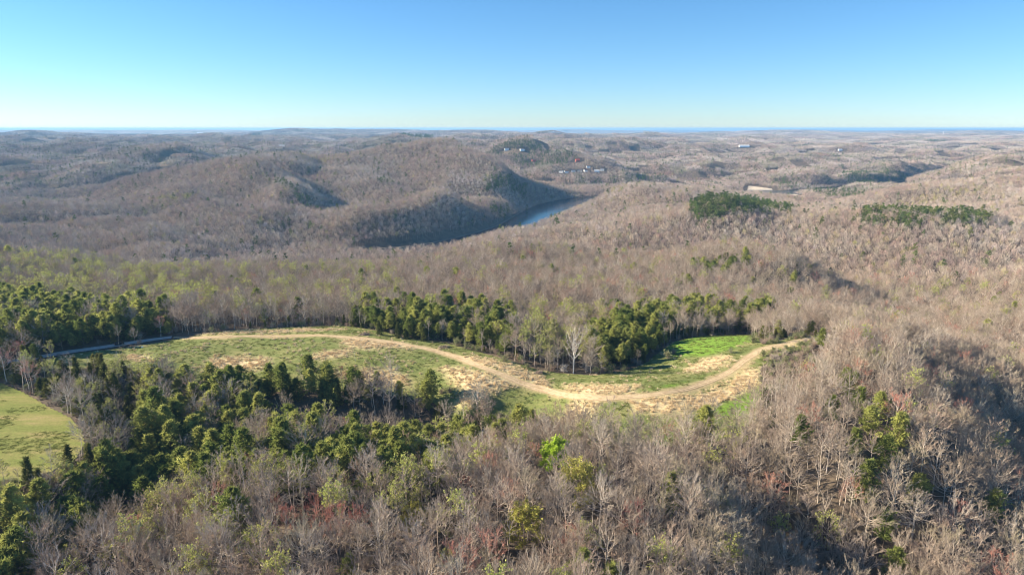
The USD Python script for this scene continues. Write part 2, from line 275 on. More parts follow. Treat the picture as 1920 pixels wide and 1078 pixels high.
def leaves(C0, size, rng, up=0.0):
    """small pointed four-cornered leaves or leaf sprays"""
    C0 = np.asarray(C0, float).reshape(-1, 3); n = len(C0)
    a = rng.normal(size=(n, 3)); a[:, 2] += up; a /= np.linalg.norm(a, axis=1, keepdims=True)
    b = np.cross(a, rng.normal(size=(n, 3))); b /= np.linalg.norm(b, axis=1, keepdims=True)
    sz = (np.broadcast_to(size, n) * rng.uniform(0.6, 1.3, n))[:, None]
    v = np.stack([C0 - a * sz * .5, C0 + b * sz * .32, C0 + a * sz * .5, C0 - b * sz * .32], 1).reshape(-1, 3)
    k = 4 * np.arange(n)[:, None]
    return v, np.vstack([k + [0, 1, 2], k + [0, 2, 3]])
def join(parts):
    vs, fs, k = [], [], 0
    for v, f in parts:
        vs.append(v); fs.append(f + k); k += len(v)
    return np.vstack(vs), np.vstack(fs)
def turn(d, ang, rng):
    """directions d bent by about ang radians each to a random side"""
    d = d / (np.linalg.norm(d, axis=1, keepdims=True) + 1e-9)
    s = np.cross(d, rng.normal(size=d.shape)); s /= np.linalg.norm(s, axis=1, keepdims=True) + 1e-9
    ang = np.broadcast_to(ang, len(d))[:, None]
    return d * np.cos(ang) + s * np.sin(ang)
def rep(a, k): return np.repeat(a, k, axis=0)
def branchy(seed, H, R, first, nl, low=-.1, twig_n=6, twig_w=0.05, girth=0.19, sub=6, lean=0.0, thick=1.0):
    """a leafless broadleaf tree with a domed crown: (trunk and limbs, twigs, the twigs' tips)"""
    rng = np.random.default_rng(seed)
    k = 6; zz = np.linspace(0, 0.84 * H, k)
    trunk = np.stack([np.cumsum(rng.normal(0, 0.16, k)) + lean * zz, np.cumsum(rng.normal(0, 0.16, k)), zz], -1); trunk[0] = [0, 0, -0.6]
    rad = girth * np.linspace(1, 0.25, k); rad[0] *= 1.3
    wood = [sticks(trunk[:-1], trunk[1:], rad[:-1], rad[1:], 5)]
    tt = np.clip((np.arange(nl) + rng.uniform(0, 1, nl)) / nl, 0, 1)
    hs = (first + (.72 - first) * tt ** .8) * H
    base = np.stack([np.interp(hs, zz, trunk[:, j]) for j in range(2)] + [hs], -1)
    phi = np.arange(nl) * 2.4 + rng.uniform(-.5, .5, nl)
    zc = (first + .28 * (1 - first)) * H; c = np.clip(low + (1.0 - low) * tt ** .9 + rng.normal(0, .06, nl), -.3, 1)
    rr_ = R * np.sqrt(np.maximum(1 - c ** 2, .02)) * rng.uniform(.72, 1.08, nl)
    tip = np.stack([rr_ * np.cos(phi) + lean * H * .8, rr_ * np.sin(phi), zc + (H - zc) * c * rng.uniform(.85, 1.05, nl)], -1)
    ln = np.linalg.norm(tip - base, axis=1)
    mid = (base + tip) / 2 + np.stack([np.cos(phi), np.sin(phi), -0.6 + 0 * phi], -1) * ln[:, None] * .09 + rng.normal(0, .04, (nl, 3)) * ln[:, None]
    lr = girth * .42 * (1.1 - .5 * tt) * thick
    wood += [sticks(base, mid, lr, lr * .72, 4), sticks(mid, tip, lr * .72, lr * .3, 4)]
    heart = np.array([lean * H * .5, 0, (first + .1) * H])
    def outward(p, d, w, jitter):
        o = p - heart; o /= np.linalg.norm(o, axis=1, keepdims=True) + 1e-9
        d = d / (np.linalg.norm(d, axis=1, keepdims=True) + 1e-9) * (1 - w) + o * w + rng.normal(0, jitter, p.shape)
        return d / (np.linalg.norm(d, axis=1, keepdims=True) + 1e-9)
    t = rng.uniform(.3, .95, (nl, sub)); t[:, 0] = .98
    s0 = np.where(t[..., None] < .5, base[:, None] + (mid - base)[:, None] * (t[..., None] * 2), mid[:, None] + (tip - mid)[:, None] * (t[..., None] * 2 - 1)).reshape(-1, 3)
    sd = outward(s0, rep(tip - mid, sub), .45, .42)
    sl = R * rng.uniform(.32, .55, nl * sub)
    s1 = s0 + sd * sl[:, None]
    wood.append(sticks(s0, s1, rep(lr, sub) * .5, rep(lr, sub) * .22, 3))
    m = 4; n = len(s0)
    t = rng.uniform(.25, 1, (n, m)); t[:, 0] = 1
    b0 = (s0[:, None] + (s1 - s0)[:, None] * t[..., None]).reshape(-1, 3)
    bd = outward(b0, rep(sd, m), .45, .38)
    b1 = b0 + bd * (rep(sl, m) * rng.uniform(.35, .6, n * m))[:, None]
    tw = [sticks(b0, b1, .034 * thick, .014 * thick, 3)]
    n = len(b0); t = rng.uniform(.2, 1, (n, twig_n))
    c0 = (b0[:, None] + (b1 - b0)[:, None] * t[..., None]).reshape(-1, 3)
    cd = outward(c0, rep(bd, twig_n), .4, .4)
    c1 = c0 + cd * rng.uniform(.4, 1.0, n * twig_n)[:, None] * (R / 4.5) ** .5
    tw.append(blades(c0, c1, twig_w, rng))
    return join(wood), join(tw), c1
def evergreen(seed, H, R, first, nw, shape, tuft, per=5, blade_n=9, flat=0.35):
    """a conifer: (trunk and branches, needles). shape(t) = crown radius share at height share t of the crown"""
    rng = np.random.default_rng(seed)
    k = 6; zz = np.linspace(0, H * .97, k)
    trunk = np.stack([np.cumsum(rng.normal(0, .1, k)), np.cumsum(rng.normal(0, .1, k)), zz], -1); trunk[0] = [0, 0, -.6]
    rad = np.linspace(.17, .03, k)
    wood = [sticks(trunk[:-1], trunk[1:], rad[:-1], rad[1:], 5)]
    t = (np.arange(nw) + rng.uniform(0, 1, nw)) / nw
    hs = (first + (1 - first) * t) * H
    base = np.stack([np.interp(hs, zz, trunk[:, j]) for j in range(2)] + [hs], -1)
    phi = np.arange(nw) * 2.4 + rng.uniform(-.6, .6, nw)
    ln = R * np.array([shape(x) for x in t]) * rng.uniform(.5, 1.25, nw) * (1 + .3 * np.sin(phi + seed) * (.4 + t))
    el = flat * (t * 1.6 - .3) + rng.normal(0, .12, nw)
    d = np.stack([np.cos(el) * np.cos(phi), np.cos(el) * np.sin(phi), np.sin(el)], -1)
    tip = base + d * ln[:, None]
    wood.append(sticks(base, tip, .05, .015, 3))
    q = rng.uniform(.35, 1.05, (nw, per)); q[:, 0] = 1
    c = (base[:, None] + (tip - base)[:, None] * q[..., None]).reshape(-1, 3) + rng.normal(0, 1, (nw * per, 3)) * (rep(ln, per)[:, None] * [.16, .16, .06])
    dd = rep(d, per) * .5 + [0, 0, .35]
    n = len(c)
    tip2 = rep(c, blade_n) + (rep(dd, blade_n) + rng.normal(0, .75, (n * blade_n, 3))) * tuft * rng.uniform(.6, 1.1, (n * blade_n, 1))
    nd = blades(rep(c, blade_n) + rng.normal(0, .12, (n * blade_n, 3)) * tuft, tip2, tuft * .42, rng)
    top = trunk[-1] + rng.normal(0, 1, (40, 3)) * [.25, .25, .4] * min(1, tuft / .6)
    nd2 = blades(top, top + rng.normal(0, .4, (40, 3)) * tuft + [0, 0, .45 * tuft], tuft * .4, rng)
    return join(wood), join([nd, nd2])

PROTO = {}                                                # kind -> list of class prim paths
def klass(kind, parts):
    """a class prim holding one plant's parts: [(part name, mesh, material)]"""
    p = f'/World/class_{kind}_{len(PROTO.get(kind, [])):03d}'
    stage.CreateClassPrim(p); UsdGeom.Xform.Define(stage, p); stage.GetPrimAtPath(p).SetSpecifier(Sdf.SpecifierClass)
    for name, m, mat in parts:
        usdkit.mesh(stage, f'{p}/{name}', m, mat)
    PROTO.setdefault(kind, []).append(p)
for i, (H, R, first, nl, low) in enumerate([(19, 4.4, .38, 15, -.1), (20, 5.0, .35, 17, -.2), (17.5, 4.1, .42, 14, 0), (21, 4.5, .45, 14, -.1), (17, 4.8, .32, 16, -.2), (19, 4.2, .38, 15, .0), (18.5, 5.6, .38, 18, -.25), (16, 3.8, .34, 14, -.1)]):
    w, t, _ = branchy(100 + i, H, R, first, nl, low)
    klass('bare_tree', [('trunk', w, M['bark']), ('twigs', t, M['twig'])])
for i, (H, R, first, nl, low) in enumerate([(20, 2.9, .5, 11, -.2), (22, 3.2, .55, 11, -.2), (18, 2.6, .45, 10, -.1), (17, 3.2, .5, 10, -.1), (19, 3.6, .48, 12, -.1)]):
    w, t, _ = branchy(200 + i, H, R, first, nl, low, girth=.17, sub=4, lean=(.05, -.04, .0, .08, -.02)[i])
    klass('slender_tree', [('trunk', w, M['bark']), ('twigs', t, M['twig'])])
for i, (H, R, first, nl, low) in enumerate([(16, 4.0, .34, 13, -.1), (18, 4.4, .38, 13, -.1)]):
    w, t, tip = branchy(300 + i, H, R, first, nl, low, twig_n=6)
    klass('red_budding_tree', [('trunk', w, M['bark']), ('twigs', t, M['red_twig'])])
for i, (H, R, first, nl, low) in enumerate([(19, 3.5, .42, 12, -.1), (17, 4.0, .36, 13, -.1), (20, 3.0, .48, 11, -.2)]):
    w, t, tip = branchy(400 + i, H, R, first, nl, low, twig_n=4)
    g = np.random.default_rng(i); pick = g.random(len(tip)) < .8
    klass('budding_tree', [('trunk', w, M['bark']), ('twigs', t, M['twig']), ('young_leaves', leaves(tip[pick], .5, g), M['bud'])])
shape_pine = lambda t: (.7 + .6 * t if t < .4 else .94 * (1 - ((t - .4) / .63) ** 1.6)) + .1
for i, (H, R, first) in enumerate([(18, 3.8, .3), (16, 3.4, .2), (20, 3.4, .42), (14, 3.6, .14), (18, 4.1, .36)]):
    w, n_ = evergreen(500 + i, H, R, first, 84, shape_pine, .72, per=8, blade_n=8)
    klass('pine_tree', [('trunk', w, M['pine_bark']), ('needles', n_, M['pine_needles'])])
for i, (H, R) in enumerate([(8.5, 2.0), (10, 2.2), (7, 2.0)]):
    w, n_ = evergreen(600 + i, H, R, .05, 70, lambda t: 1.0 - .86 * t ** 1.25, .6, per=5, blade_n=8, flat=.6)
    klass('cedar_tree', [('trunk', w, M['pine_bark']), ('needles', n_, M['cedar_needles'])])
def bush(seed, H, R, n, leaf=None, lsize=.3, per=6):
    rng = np.random.default_rng(seed)
    phi, inc = rng.uniform(0, 2 * np.pi, n), np.abs(rng.normal(0, .62, n))
    d = np.stack([np.sin(inc) * np.cos(phi), np.sin(inc) * np.sin(phi), np.cos(inc)], -1)
    ln = rng.uniform(.6, 1.05, n) * np.minimum(H / np.maximum(d[:, 2], .3), R / np.maximum(np.sin(inc), .2))
    p0 = rng.normal(0, .25, (n, 3)) * [1, 1, 0] - [0, 0, .25]; p1 = p0 + d * ln[:, None]
    q = rng.uniform(.35, 1, (n, per)); c = (p0[:, None] + (p1 - p0)[:, None] * q[..., None]).reshape(-1, 3)
    c1 = c + (turn(rep(d, per), .8, rng) + [0, 0, .2]) * rng.uniform(.4, 1.0, (n * per, 1)) * R * .35
    q2 = rng.uniform(.3, 1, (n * per, 3)); e = (c[:, None] + (c1 - c)[:, None] * q2[..., None]).reshape(-1, 3)
    e1 = e + rng.normal(0, .3, e.shape) * R * .35 + [0, 0, .15]
    stems = join([sticks(p0, p1, .04, .012, 3), blades(c, c1, .035, rng), blades(e, e1, .03, rng)])
    return stems, leaves(np.vstack([c1, e1]), lsize, rng)
for i in range(3):
    s_, l_ = bush(700 + i, 3.4, 2.4, 34)
    klass('leafy_shrub', [('stems', s_, M['twig']), ('leaves', l_, M['shrub_leaf'])])
for i in range(3):
    s_, l_ = bush(720 + i, 2.6, 2.0, 46, per=8)
    klass('bare_shrub', [('stems', s_, M['twig'])])
s_, l_ = bush(740, 3.8, 2.0, 40); klass('white_shrub', [('stems', s_, M['twig']), ('blossom', l_, M['blossom'])])
for i in range(3):                                       # clumps of grass, one blade a triangle
    g = np.random.default_rng(760 + i); b = g.normal(0, .34, (46, 3)) * [1, 1, 0]
    klass('grass_clump', [('blades', blades(b, b * 1.5 + g.normal(0, .16, (46, 3)) + [0, 0, .85] * g.uniform(.5, 1.1, (46, 1)), .12, g), M['tan_grass'])])
    b = g.normal(0, .4, (40, 3)) * [1, 1, 0]
    klass('green_clump', [('blades', blades(b, b * 1.4 + g.normal(0, .14, (40, 3)) + [0, 0, .4] * g.uniform(.5, 1.1, (40, 1)), .14, g), M['green_grass'])])
# lighter trees for the distance
def with_tint(kind, parts):
    p = f'/World/class_{kind}_{len(PROTO.get(kind, [])):03d}'
    UsdGeom.Xform.Define(stage, p); stage.GetPrimAtPath(p).SetSpecifier(Sdf.SpecifierClass)
    v, f, t = parts
    m = usdkit.mesh(stage, f'{p}/trees', (v, f), M['tinted']); primvar(m.GetPrim(), 'tint', t)
    PROTO.setdefault(kind, []).append(p)
def light_bare(rng, H, R, first=.35, k=1.0, nb=78):
    """a bare tree of about 100 triangles with a domed crown; k widens its twigs for the distance"""
    zc = (first + .22) * H
    c = rng.uniform(-.15, 1, nb); phi = rng.uniform(0, 2 * np.pi, nb); q = np.sqrt(1 - c * c) * R
    tip = np.stack([q * np.cos(phi), q * np.sin(phi), zc + (H - zc) * c], -1) * (rng.uniform(.82, 1.06, (nb, 1)) * [1, 1, .5] + [0, 0, .5])
    root = np.array([0, 0, (first + .05) * H])
    t0 = rng.uniform(.45, .8, (nb, 1)); b0 = root + (tip - root) * t0 + rng.normal(0, .14 * R, (nb, 3))
    nl = 9; lim = tip[:nl] * .9 + root * .1
    tr = sticks([[0, 0, -.5]], [[rng.normal(0, .4), rng.normal(0, .4), H * .7]], .15 * k ** .5, .06 * k ** .5, 3)
    return join([tr, blades(lim, np.repeat(root[None], nl, 0) + .25 * (lim - root), .15 * k, rng), blades(tip, b0, .2 * k, rng)])
def light_pine(rng, H, R, k=1.0):
    nw = 26; t = rng.uniform(0, 1, nw); z = (.28 + .72 * t) * H; phi = np.arange(nw) * 2.4
    r = R * np.array([shape_pine(x) for x in t])
    c = np.stack([np.cos(phi) * r * .6, np.sin(phi) * r * .6, z], -1)
    nd = blades(rep(c, 9) + rng.normal(0, .35, (nw * 9, 3)), rep(c, 9) + rng.normal(0, .9, (nw * 9, 3)) * [1, 1, .7] + rep(np.stack([np.cos(phi), np.sin(phi), phi * 0 + .5], -1) * .6, 9), .62 * k, rng)
    return join([sticks([[0, 0, -.5]], [[0, 0, H * .9]], .18, .05, 3), nd])
BARE_TINTS = np.array([(.33, .285, .235), (.3, .255, .205), (.28, .24, .18), (.29, .235, .15), (.27, .215, .155), (.25, .19, .14), (.27, .185, .14), (.2, .16, .125)]) * 1.6
BARE_TINTS = BARE_TINTS * .72 + BARE_TINTS.mean(1, keepdims=True) * .28; BARE_TINTS = BARE_TINTS * [1.0, .975, 1.06]
for i in range(8):
    g = np.random.default_rng(800 + i); v, f = light_bare(g, g.uniform(15, 19), g.uniform(4.0, 5.6), g.uniform(.3, .42), 1.0, 96)
    with_tint('light_bare_tree', (v, f, np.tile(BARE_TINTS[i % 8] * g.uniform(.9, 1.1), (len(v), 1))))
for i in range(4):
    g = np.random.default_rng(820 + i); v, f = light_pine(g, g.uniform(15, 19), g.uniform(2.8, 3.5))
    with_tint('light_pine_tree', (v, f, np.tile(np.array([(.12, .16, .045), (.1, .14, .045), (.14, .17, .05), (.1, .13, .04)][i]), (len(v), 1))))
for i in range(3):
    g = np.random.default_rng(840 + i); v, f = light_bare(g, g.uniform(15, 18), g.uniform(3.4, 4.2), .35, 1.1)
    with_tint('light_budding_tree', (v, f, np.tile(np.array([(.38, .35, .14), (.32, .32, .12), (.38, .31, .16)][i]), (len(v), 1))))
def grove(seed, side, spacing, k, pines):
    """a piece of far wood, side metres square, of separate trees"""
    g = np.random.default_rng(seed); n = int(round(side / spacing)); vs, fs, ts, c = [], [], [], 0
    for i in range(n):
        for j in range(n):
            x, y = (i + g.uniform(.0, 1.0)) * spacing - side / 2, (j + g.uniform(.0, 1.0)) * spacing - side / 2
            if g.random() < pines:
                v, f = light_pine(g, g.uniform(13, 18), g.uniform(2.6, 3.6), k); t = np.array((.115, .15, .05)) * g.uniform(.7, 1.25)
            else:
                v, f = light_bare(g, g.uniform(14, 20), g.uniform(3.8, 5.6), g.uniform(.25, .42), k, 40 if k < 3 else 22); t = BARE_TINTS[int(np.clip(seed % 4 * 2 + g.normal(0, 1.8), 0, 7))] * g.uniform(.65, 1.35)
                if g.random() < .04: t = np.array((.34, .33, .12))
            vs.append(v + [x, y, -.8]); fs.append(f + c); ts.append(np.tile(t, (len(v), 1))); c += len(v)
    return np.vstack(vs), np.vstack(fs), np.vstack(ts)
for i, pines in enumerate((0, .02, .05, .0)): with_tint('bare_grove', grove(852 + i, 64, 7.1, 1.7, pines))
for i, pines in enumerate((.02, .08, .03)): with_tint('far_bare_grove', grove(872 + 2 * i, 150, 9.4, 3.2, pines))

# ------------------------------------------------------------------ areas read off the photograph, laid on the ground
def on_ground(px):
    px = np.asarray(px, float)
    return at(px[:, 0], px[:, 1])
def area(px, step=0):
    return Polygon(on_ground(px)[:, :2]).buffer(0)
MEADOW = area([(60, 690), (100, 672), (150, 662), (240, 652), (330, 637), (390, 625), (520, 615), (600, 612), (655, 613), (720, 623), (760, 634), (830, 642), (880, 656), (940, 673), (1000, 692), (1060, 701), (1120, 704), (1180, 694), (1215, 678), (1262, 643), (1305, 632), (1395, 628), (1425, 643), (1460, 640), (1535, 629), (1548, 636), (1500, 655), (1455, 668), (1425, 690),
    (1428, 745), (1415, 795), (1345, 828), (1240, 835), (1150, 838), (1060, 832), (1000, 822), (950, 800), (900, 790), (850, 792), (815, 755), (760, 742), (700, 735), (640, 732), (560, 728), (480, 738), (380, 740), (300, 725), (220, 692), (140, 694)])
FIELD = area([(-120, 735), (0, 722), (40, 738), (85, 765), (130, 790), (152, 812), (158, 838), (140, 862), (90, 888), (30, 905), (-60, 925), (-160, 955), (-460, 990), (-460, 740)])
FLAT.append((FIELD, 1.6))
SCRUB = area([(0, 690), (100, 690), (230, 692), (300, 704), (270, 760), (180, 800), (160, 790), (90, 750), (30, 720), (0, 714)])
OPEN_VIEW = area([(130, 664), (240, 650), (330, 636), (330, 655), (240, 678), (140, 690)])
THICKET = area([(1428, 640), (1460, 642), (1545, 632), (1560, 640), (1540, 690), (1525, 735), (1440, 745), (1424, 735)])
SCRUB = SCRUB.union(area([(154, 800), (180, 795), (275, 762), (262, 830), (205, 868), (157, 852)])).union(area([(-120, 950), (0, 914), (90, 894), (152, 866), (200, 875), (160, 940), (60, 985), (-120, 1005)]))
POND = area([(700, 812), (760, 812), (835, 824), (850, 836), (790, 838), (715, 828)])
FLAT.append((POND, -20.2))
POND_GAP = area([(470, 768), (560, 764), (640, 778), (700, 790), (800, 800), (850, 806), (862, 845), (760, 856), (650, 846), (560, 822), (475, 794)])
CONIFER = [(area(p), share) for p, share in [
    ([(-250, 695), (0, 682), (60, 672), (200, 650), (325, 632), (318, 612), (230, 600), (120, 585), (0, 570), (-250, 560)], .86),
    ([(655, 611), (720, 622), (760, 633), (830, 640), (900, 655), (960, 670), (968, 640), (960, 615), (900, 605), (800, 603), (690, 603)], .8),
    ([(1110, 692), (1172, 694), (1215, 676), (1245, 645), (1200, 628), (1130, 640), (1105, 660)], .92),
    ([(1190, 650), (1250, 640), (1305, 628), (1440, 615), (1450, 602), (1300, 598), (1120, 612), (1130, 630)], .75),
    ([(455, 738), (560, 736), (640, 738), (760, 752), (850, 780), (845, 800), (780, 790), (700, 775), (600, 765), (470, 760)], .85),
    ([(215, 800), (235, 765), (350, 752), (470, 795), (560, 830), (650, 855), (740, 858), (810, 855), (860, 880), (850, 920), (760, 925), (640, 925), (540, 920), (420, 940), (330, 950), (250, 900)], .78),
    ([(845, 845), (900, 812), (1000, 820), (1000, 862), (930, 885), (850, 905)], .8), ([(420, 905), (540, 900), (640, 905), (850, 900), (860, 938), (640, 955), (440, 955)], .5),
    ([(-150, 1010), (60, 992), (130, 955), (190, 915), (250, 870), (330, 862), (400, 900), (400, 950), (300, 990), (220, 1010), (130, 1090), (0, 1200), (-200, 1200)], .85),
    ([(285, 740), (380, 745), (470, 742), (470, 800), (360, 800), (250, 785), (270, 752)], .85),
    # far clumps
    ([(1290, 418), (1306, 428), (1345, 424), (1362, 412), (1400, 408), (1452, 398), (1440, 388), (1400, 378), (1330, 376), (1298, 392)], .86),
    ([(1380, 418), (1480, 412), (1500, 402), (1430, 398)], .4),
    ([(1600, 430), (1700, 440), (1850, 437), (1860, 420), (1740, 408), (1640, 408)], .55),
    ([(1285, 510), (1400, 500), (1430, 516), (1310, 530)], .5),
    ([(1500, 540), (1560, 545), (1560, 530), (1510, 520)], .35)]]
FAR_PINES = [(area(p), share) for p, share in [
    ([(1575, 338), (1690, 345), (1702, 336), (1640, 326), (1580, 328)], .95),
    ([(910, 370), (985, 378), (990, 352), (935, 338), (910, 345)], .6),
    ([(960, 312), (1060, 318), (1075, 290), (1000, 280), (950, 290)], .55),
    ([(440, 345), (500, 345), (585, 388), (640, 402), (560, 385), (480, 330)], .4),
    ([(1440, 345), (1540, 372), (1620, 376), (1620, 366), (1500, 340)], .3),
    ([(1105, 352), (1250, 345), (1250, 338), (1120, 345)], .35)]]
BUDDING = [(area(p), share) for p, share in [
    ([(-50, 600), (150, 600), (330, 615), (420, 600), (400, 540), (330, 500), (150, 470), (-50, 470)], .34),
    ([(380, 610), (720, 610), (760, 560), (700, 500), (420, 500)], .15),
    ([(980, 680), (1110, 695), (1140, 620), (1000, 600)], .4),
    ([(460, 920), (780, 900), (900, 930), (880, 1010), (640, 1030), (480, 980)], .32),
    ([(200, 1100), (260, 1000), (420, 960), (480, 1000), (560, 1100)], .25),
    ([(40, 700), (300, 700), (300, 800), (200, 840), (160, 790)], .35)]]
SLENDER = [(area(p), share) for p, share in [
    ([(0, 600), (1000, 600), (1000, 480), (600, 440), (0, 470)], .6),
    ([(1100, 620), (1560, 620), (1900, 560), (1900, 440), (1500, 430), (1100, 480)], .55),
    ([(440, 930), (800, 900), (900, 960), (800, 1080), (440, 1080)], .55),
    ([(1410, 780), (1500, 760), (1500, 700), (1430, 700)], .8)]]
CUT = on_ground([(1404, 349), (1448, 355), (1494, 366), (1490, 376), (1440, 370), (1402, 359)])[:, :2]
FAR_FIELD = on_ground([(1640, 350), (1680, 348), (1692, 342), (1650, 341)])[:, :2]
CLEAR = [Polygon(CUT).buffer(16), Polygon(CUT - [0, 26]).buffer(10), Polygon(FAR_FIELD).buffer(6), Polygon(FAR_FIELD - [0, 30]).buffer(14)] + [shapely.Point(*(on_ground([q])[0, :2] + [0, -r_ * .9])).buffer(r_ * 1.4) for q, r_ in [((1052, 324), 13), ((1062, 324), 13), ((1075, 323), 14), ((1087, 323), 14), ((1098, 322), 13), ((1103, 315), 12), ((1119, 323), 15), ((1129, 321), 13), ((684, 531), 12), ((708, 530), 10), ((950, 282), 25), ((979, 283), 25), ((1001, 303), 22), ((1083, 303), 22), ((1217, 260), 24), ((1232, 260), 24), ((1575, 283), 24), ((528, 276), 26), ((543, 276), 22), ((1250, 274), 50), ((1395, 276), 42)]]
ROAD_LINE = on_ground([(325, 633), (392, 633), (470, 631), (560, 630), (650, 633), (720, 640), (800, 655), (850, 668), (900, 688), (960, 711), (1020, 731), (1080, 743), (1140, 747), (1200, 743), (1260, 735), (1320, 719), (1370, 696), (1400, 673), (1430, 656), (1480, 645), (1545, 631)])[:, :2]
GRAVEL_LINE = on_ground([(-120, 692), (-20, 682), (60, 672), (130, 660), (215, 648), (280, 638), (322, 632.5)])[:, :2]
ROAD, GRAVEL = resample(ROAD_LINE, 1.5), resample(GRAVEL_LINE, 1.5)
road_tree, gravel_tree = cKDTree(ROAD), cKDTree(GRAVEL)
inside = lambda poly, x, y: shapely.contains_xy(poly, x, y)

# ------------------------------------------------------------------ terrain
def fan(az, rr):
    A, R = np.meshgrid(az, rr, indexing='ij')
    return A, R
def grid_faces(n, m):
    i, j = np.meshgrid(np.arange(n - 1), np.arange(m - 1), indexing='ij')
    a = i * m + j
    q = np.stack([a, a + m, a + m + 1, a + 1], -1).reshape(-1, 4)[:, ::-1]
    return np.vstack([q[:, [0, 1, 2]], q[:, [0, 2, 3]]])
az = np.concatenate([np.radians(np.arange(-180, -52, 4.0)), np.radians(np.arange(-52, 52.01, 0.25)), np.radians(np.arange(56, 180.1, 4.0))])
rr = np.concatenate([[2.0, 20, 45, 70, 95], np.geomspace(110, 32000, 620)])
A, R = fan(az, rr)
X, Y = R * np.sin(A), R * np.cos(A)
Z = ground_z(X, Y).reshape(X.shape)
f = grid_faces(*X.shape)
terrain_v = np.stack([X, Y, Z], -1).reshape(-1, 3)
# floor up to the horizon, and the air over it
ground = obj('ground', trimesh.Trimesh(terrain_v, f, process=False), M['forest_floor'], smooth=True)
tag(ground, 'brown leaf-littered hilly ground under the woods', kind='structure')

# grassland: separate sheets on the ground
TAN = [area(p) for p in [[(375, 695), (400, 672), (450, 668), (505, 676), (490, 690), (430, 700)], [(585, 672), (610, 660), (655, 654), (655, 665), (600, 675)], [(640, 645), (650, 634), (740, 641), (815, 655), (760, 652), (690, 655)], [(625, 700), (690, 693), (760, 706), (770, 725), (700, 722)],
    [(835, 690), (900, 700), (960, 716), (930, 730), (880, 760), (850, 758), (870, 735), (850, 715)], [(860, 668), (930, 676), (1000, 702), (1035, 722), (1020, 729), (950, 700), (880, 680)], [(1060, 725), (1195, 724), (1190, 738), (1100, 739)],
    [(1285, 690), (1320, 674), (1372, 668), (1350, 690), (1300, 700)], [(1180, 752), (1290, 742), (1350, 725), (1400, 690), (1425, 690), (1420, 722), (1350, 760), (1260, 775), (1190, 772)], [(1055, 790), (1075, 758), (1120, 755), (1110, 785)], [(380, 628), (560, 618), (640, 618), (560, 622)], [(290, 676), (250, 676), (235, 672), (240, 668), (270, 668)]]]
BRIGHT = [area(p) for p in [[(1250, 668), (1262, 645), (1305, 631), (1395, 628), (1405, 640), (1370, 655), (1310, 668)], [(1325, 785), (1345, 760), (1425, 728), (1428, 742), (1400, 775)], [(1200, 735), (1300, 715), (1330, 702), (1290, 725)]]]
def soft(polys, x, y, w=5.0):
    out = np.zeros(len(x))
    pts = shapely.points(x, y)
    for p in polys:
        b = p.bounds; k = (x > b[0] - w) & (x < b[2] + w) & (y > b[1] - w) & (y < b[3] + w)
        if not k.any(): continue
        d = np.where(inside(p, x[k], y[k]), shapely.distance(p.boundary, pts[k]), -shapely.distance(p, pts[k]))
        out[k] = np.maximum(out[k], smooth(-w, w, d + 9 * n2(x[k], y[k], 7.0, 5, 4)))
    return out
def grass_cover(x, y):
    tan = soft(TAN, x, y); bright = soft(BRIGHT, x, y, 3.0)
    d = np.minimum(road_tree.query(np.stack([x, y], -1))[0], 50)
    bare = (1 - smooth(1.5, 4.5, d + 9 * n2(x, y, 11, 8, 4))) * .6
    return np.stack([np.clip(tan, 0, 1), np.clip(bright, 0, 1), np.clip(bare, 0, 1)], -1)
M['meadow'] = usdkit.material(stage, L('meadow'), {
    'g': ('geometry', {}), 'a': ('attribute', {'attribute': 'cover'}), 's': ('separate_color', {}),
    'st': ('mapping', {'rotation': (0, 0, .35), 'scale': (.35, 1.0, 1.0)}),
    'n1': ('noise_texture', {'scale': .16, 'detail': 8.0, 'roughness': .7}), 'r1': ('rgb_ramp', {'ramp': [(.3, (.125, .16, .045)), (.48, (.17, .192, .062)), (.62, (.24, .232, .09)), (.76, (.4, .32, .155))]}),
    'n2': ('noise_texture', {'scale': .5, 'detail': 6.0, 'roughness': .75}), 'r2': ('rgb_ramp', {'ramp': [(.3, (.5, .39, .21)), (.5, (.62, .49, .28)), (.7, (.7, .57, .35))]}),
    'r3': ('rgb_ramp', {'ramp': [(.3, (.13, .23, .03)), (.7, (.2, .31, .045))]}), 'r4': ('rgb_ramp', {'ramp': [(.3, (.4, .27, .15)), (.7, (.64, .48, .3))]}),
    'm1': ('mix_color', {}), 'm2': ('mix_color', {}), 'm3': ('mix_color', {}), 'bn': ('noise_texture', {'scale': .9, 'detail': 5.0}), 'b': ('bump', {'strength': 1.0, 'distance': .3}),
    'p': ('principled_bsdf', {'roughness': .95, 'specular_ior_level': .1})},
    [('a.color', 's.color'), ('g.position', 'st.vector'), ('st.vector', 'n1.vector'), ('n1.fac', 'r1.fac'), ('g.position', 'n2.vector'), ('n2.fac', 'r2.fac'), ('n2.fac', 'r3.fac'), ('n2.fac', 'r4.fac'),
     ('s.r', 'm1.fac'), ('r1.color', 'm1.a'), ('r2.color', 'm1.b'), ('s.g', 'm2.fac'), ('m1.result', 'm2.a'), ('r3.color', 'm2.b'), ('s.b', 'm3.fac'), ('m2.result', 'm3.a'), ('r4.color', 'm3.b'), ('m3.result', 'p.base_color'),
     ('g.position', 'bn.vector'), ('bn.fac', 'b.height'), ('b.normal', 'p.normal')], surface='p.BSDF')
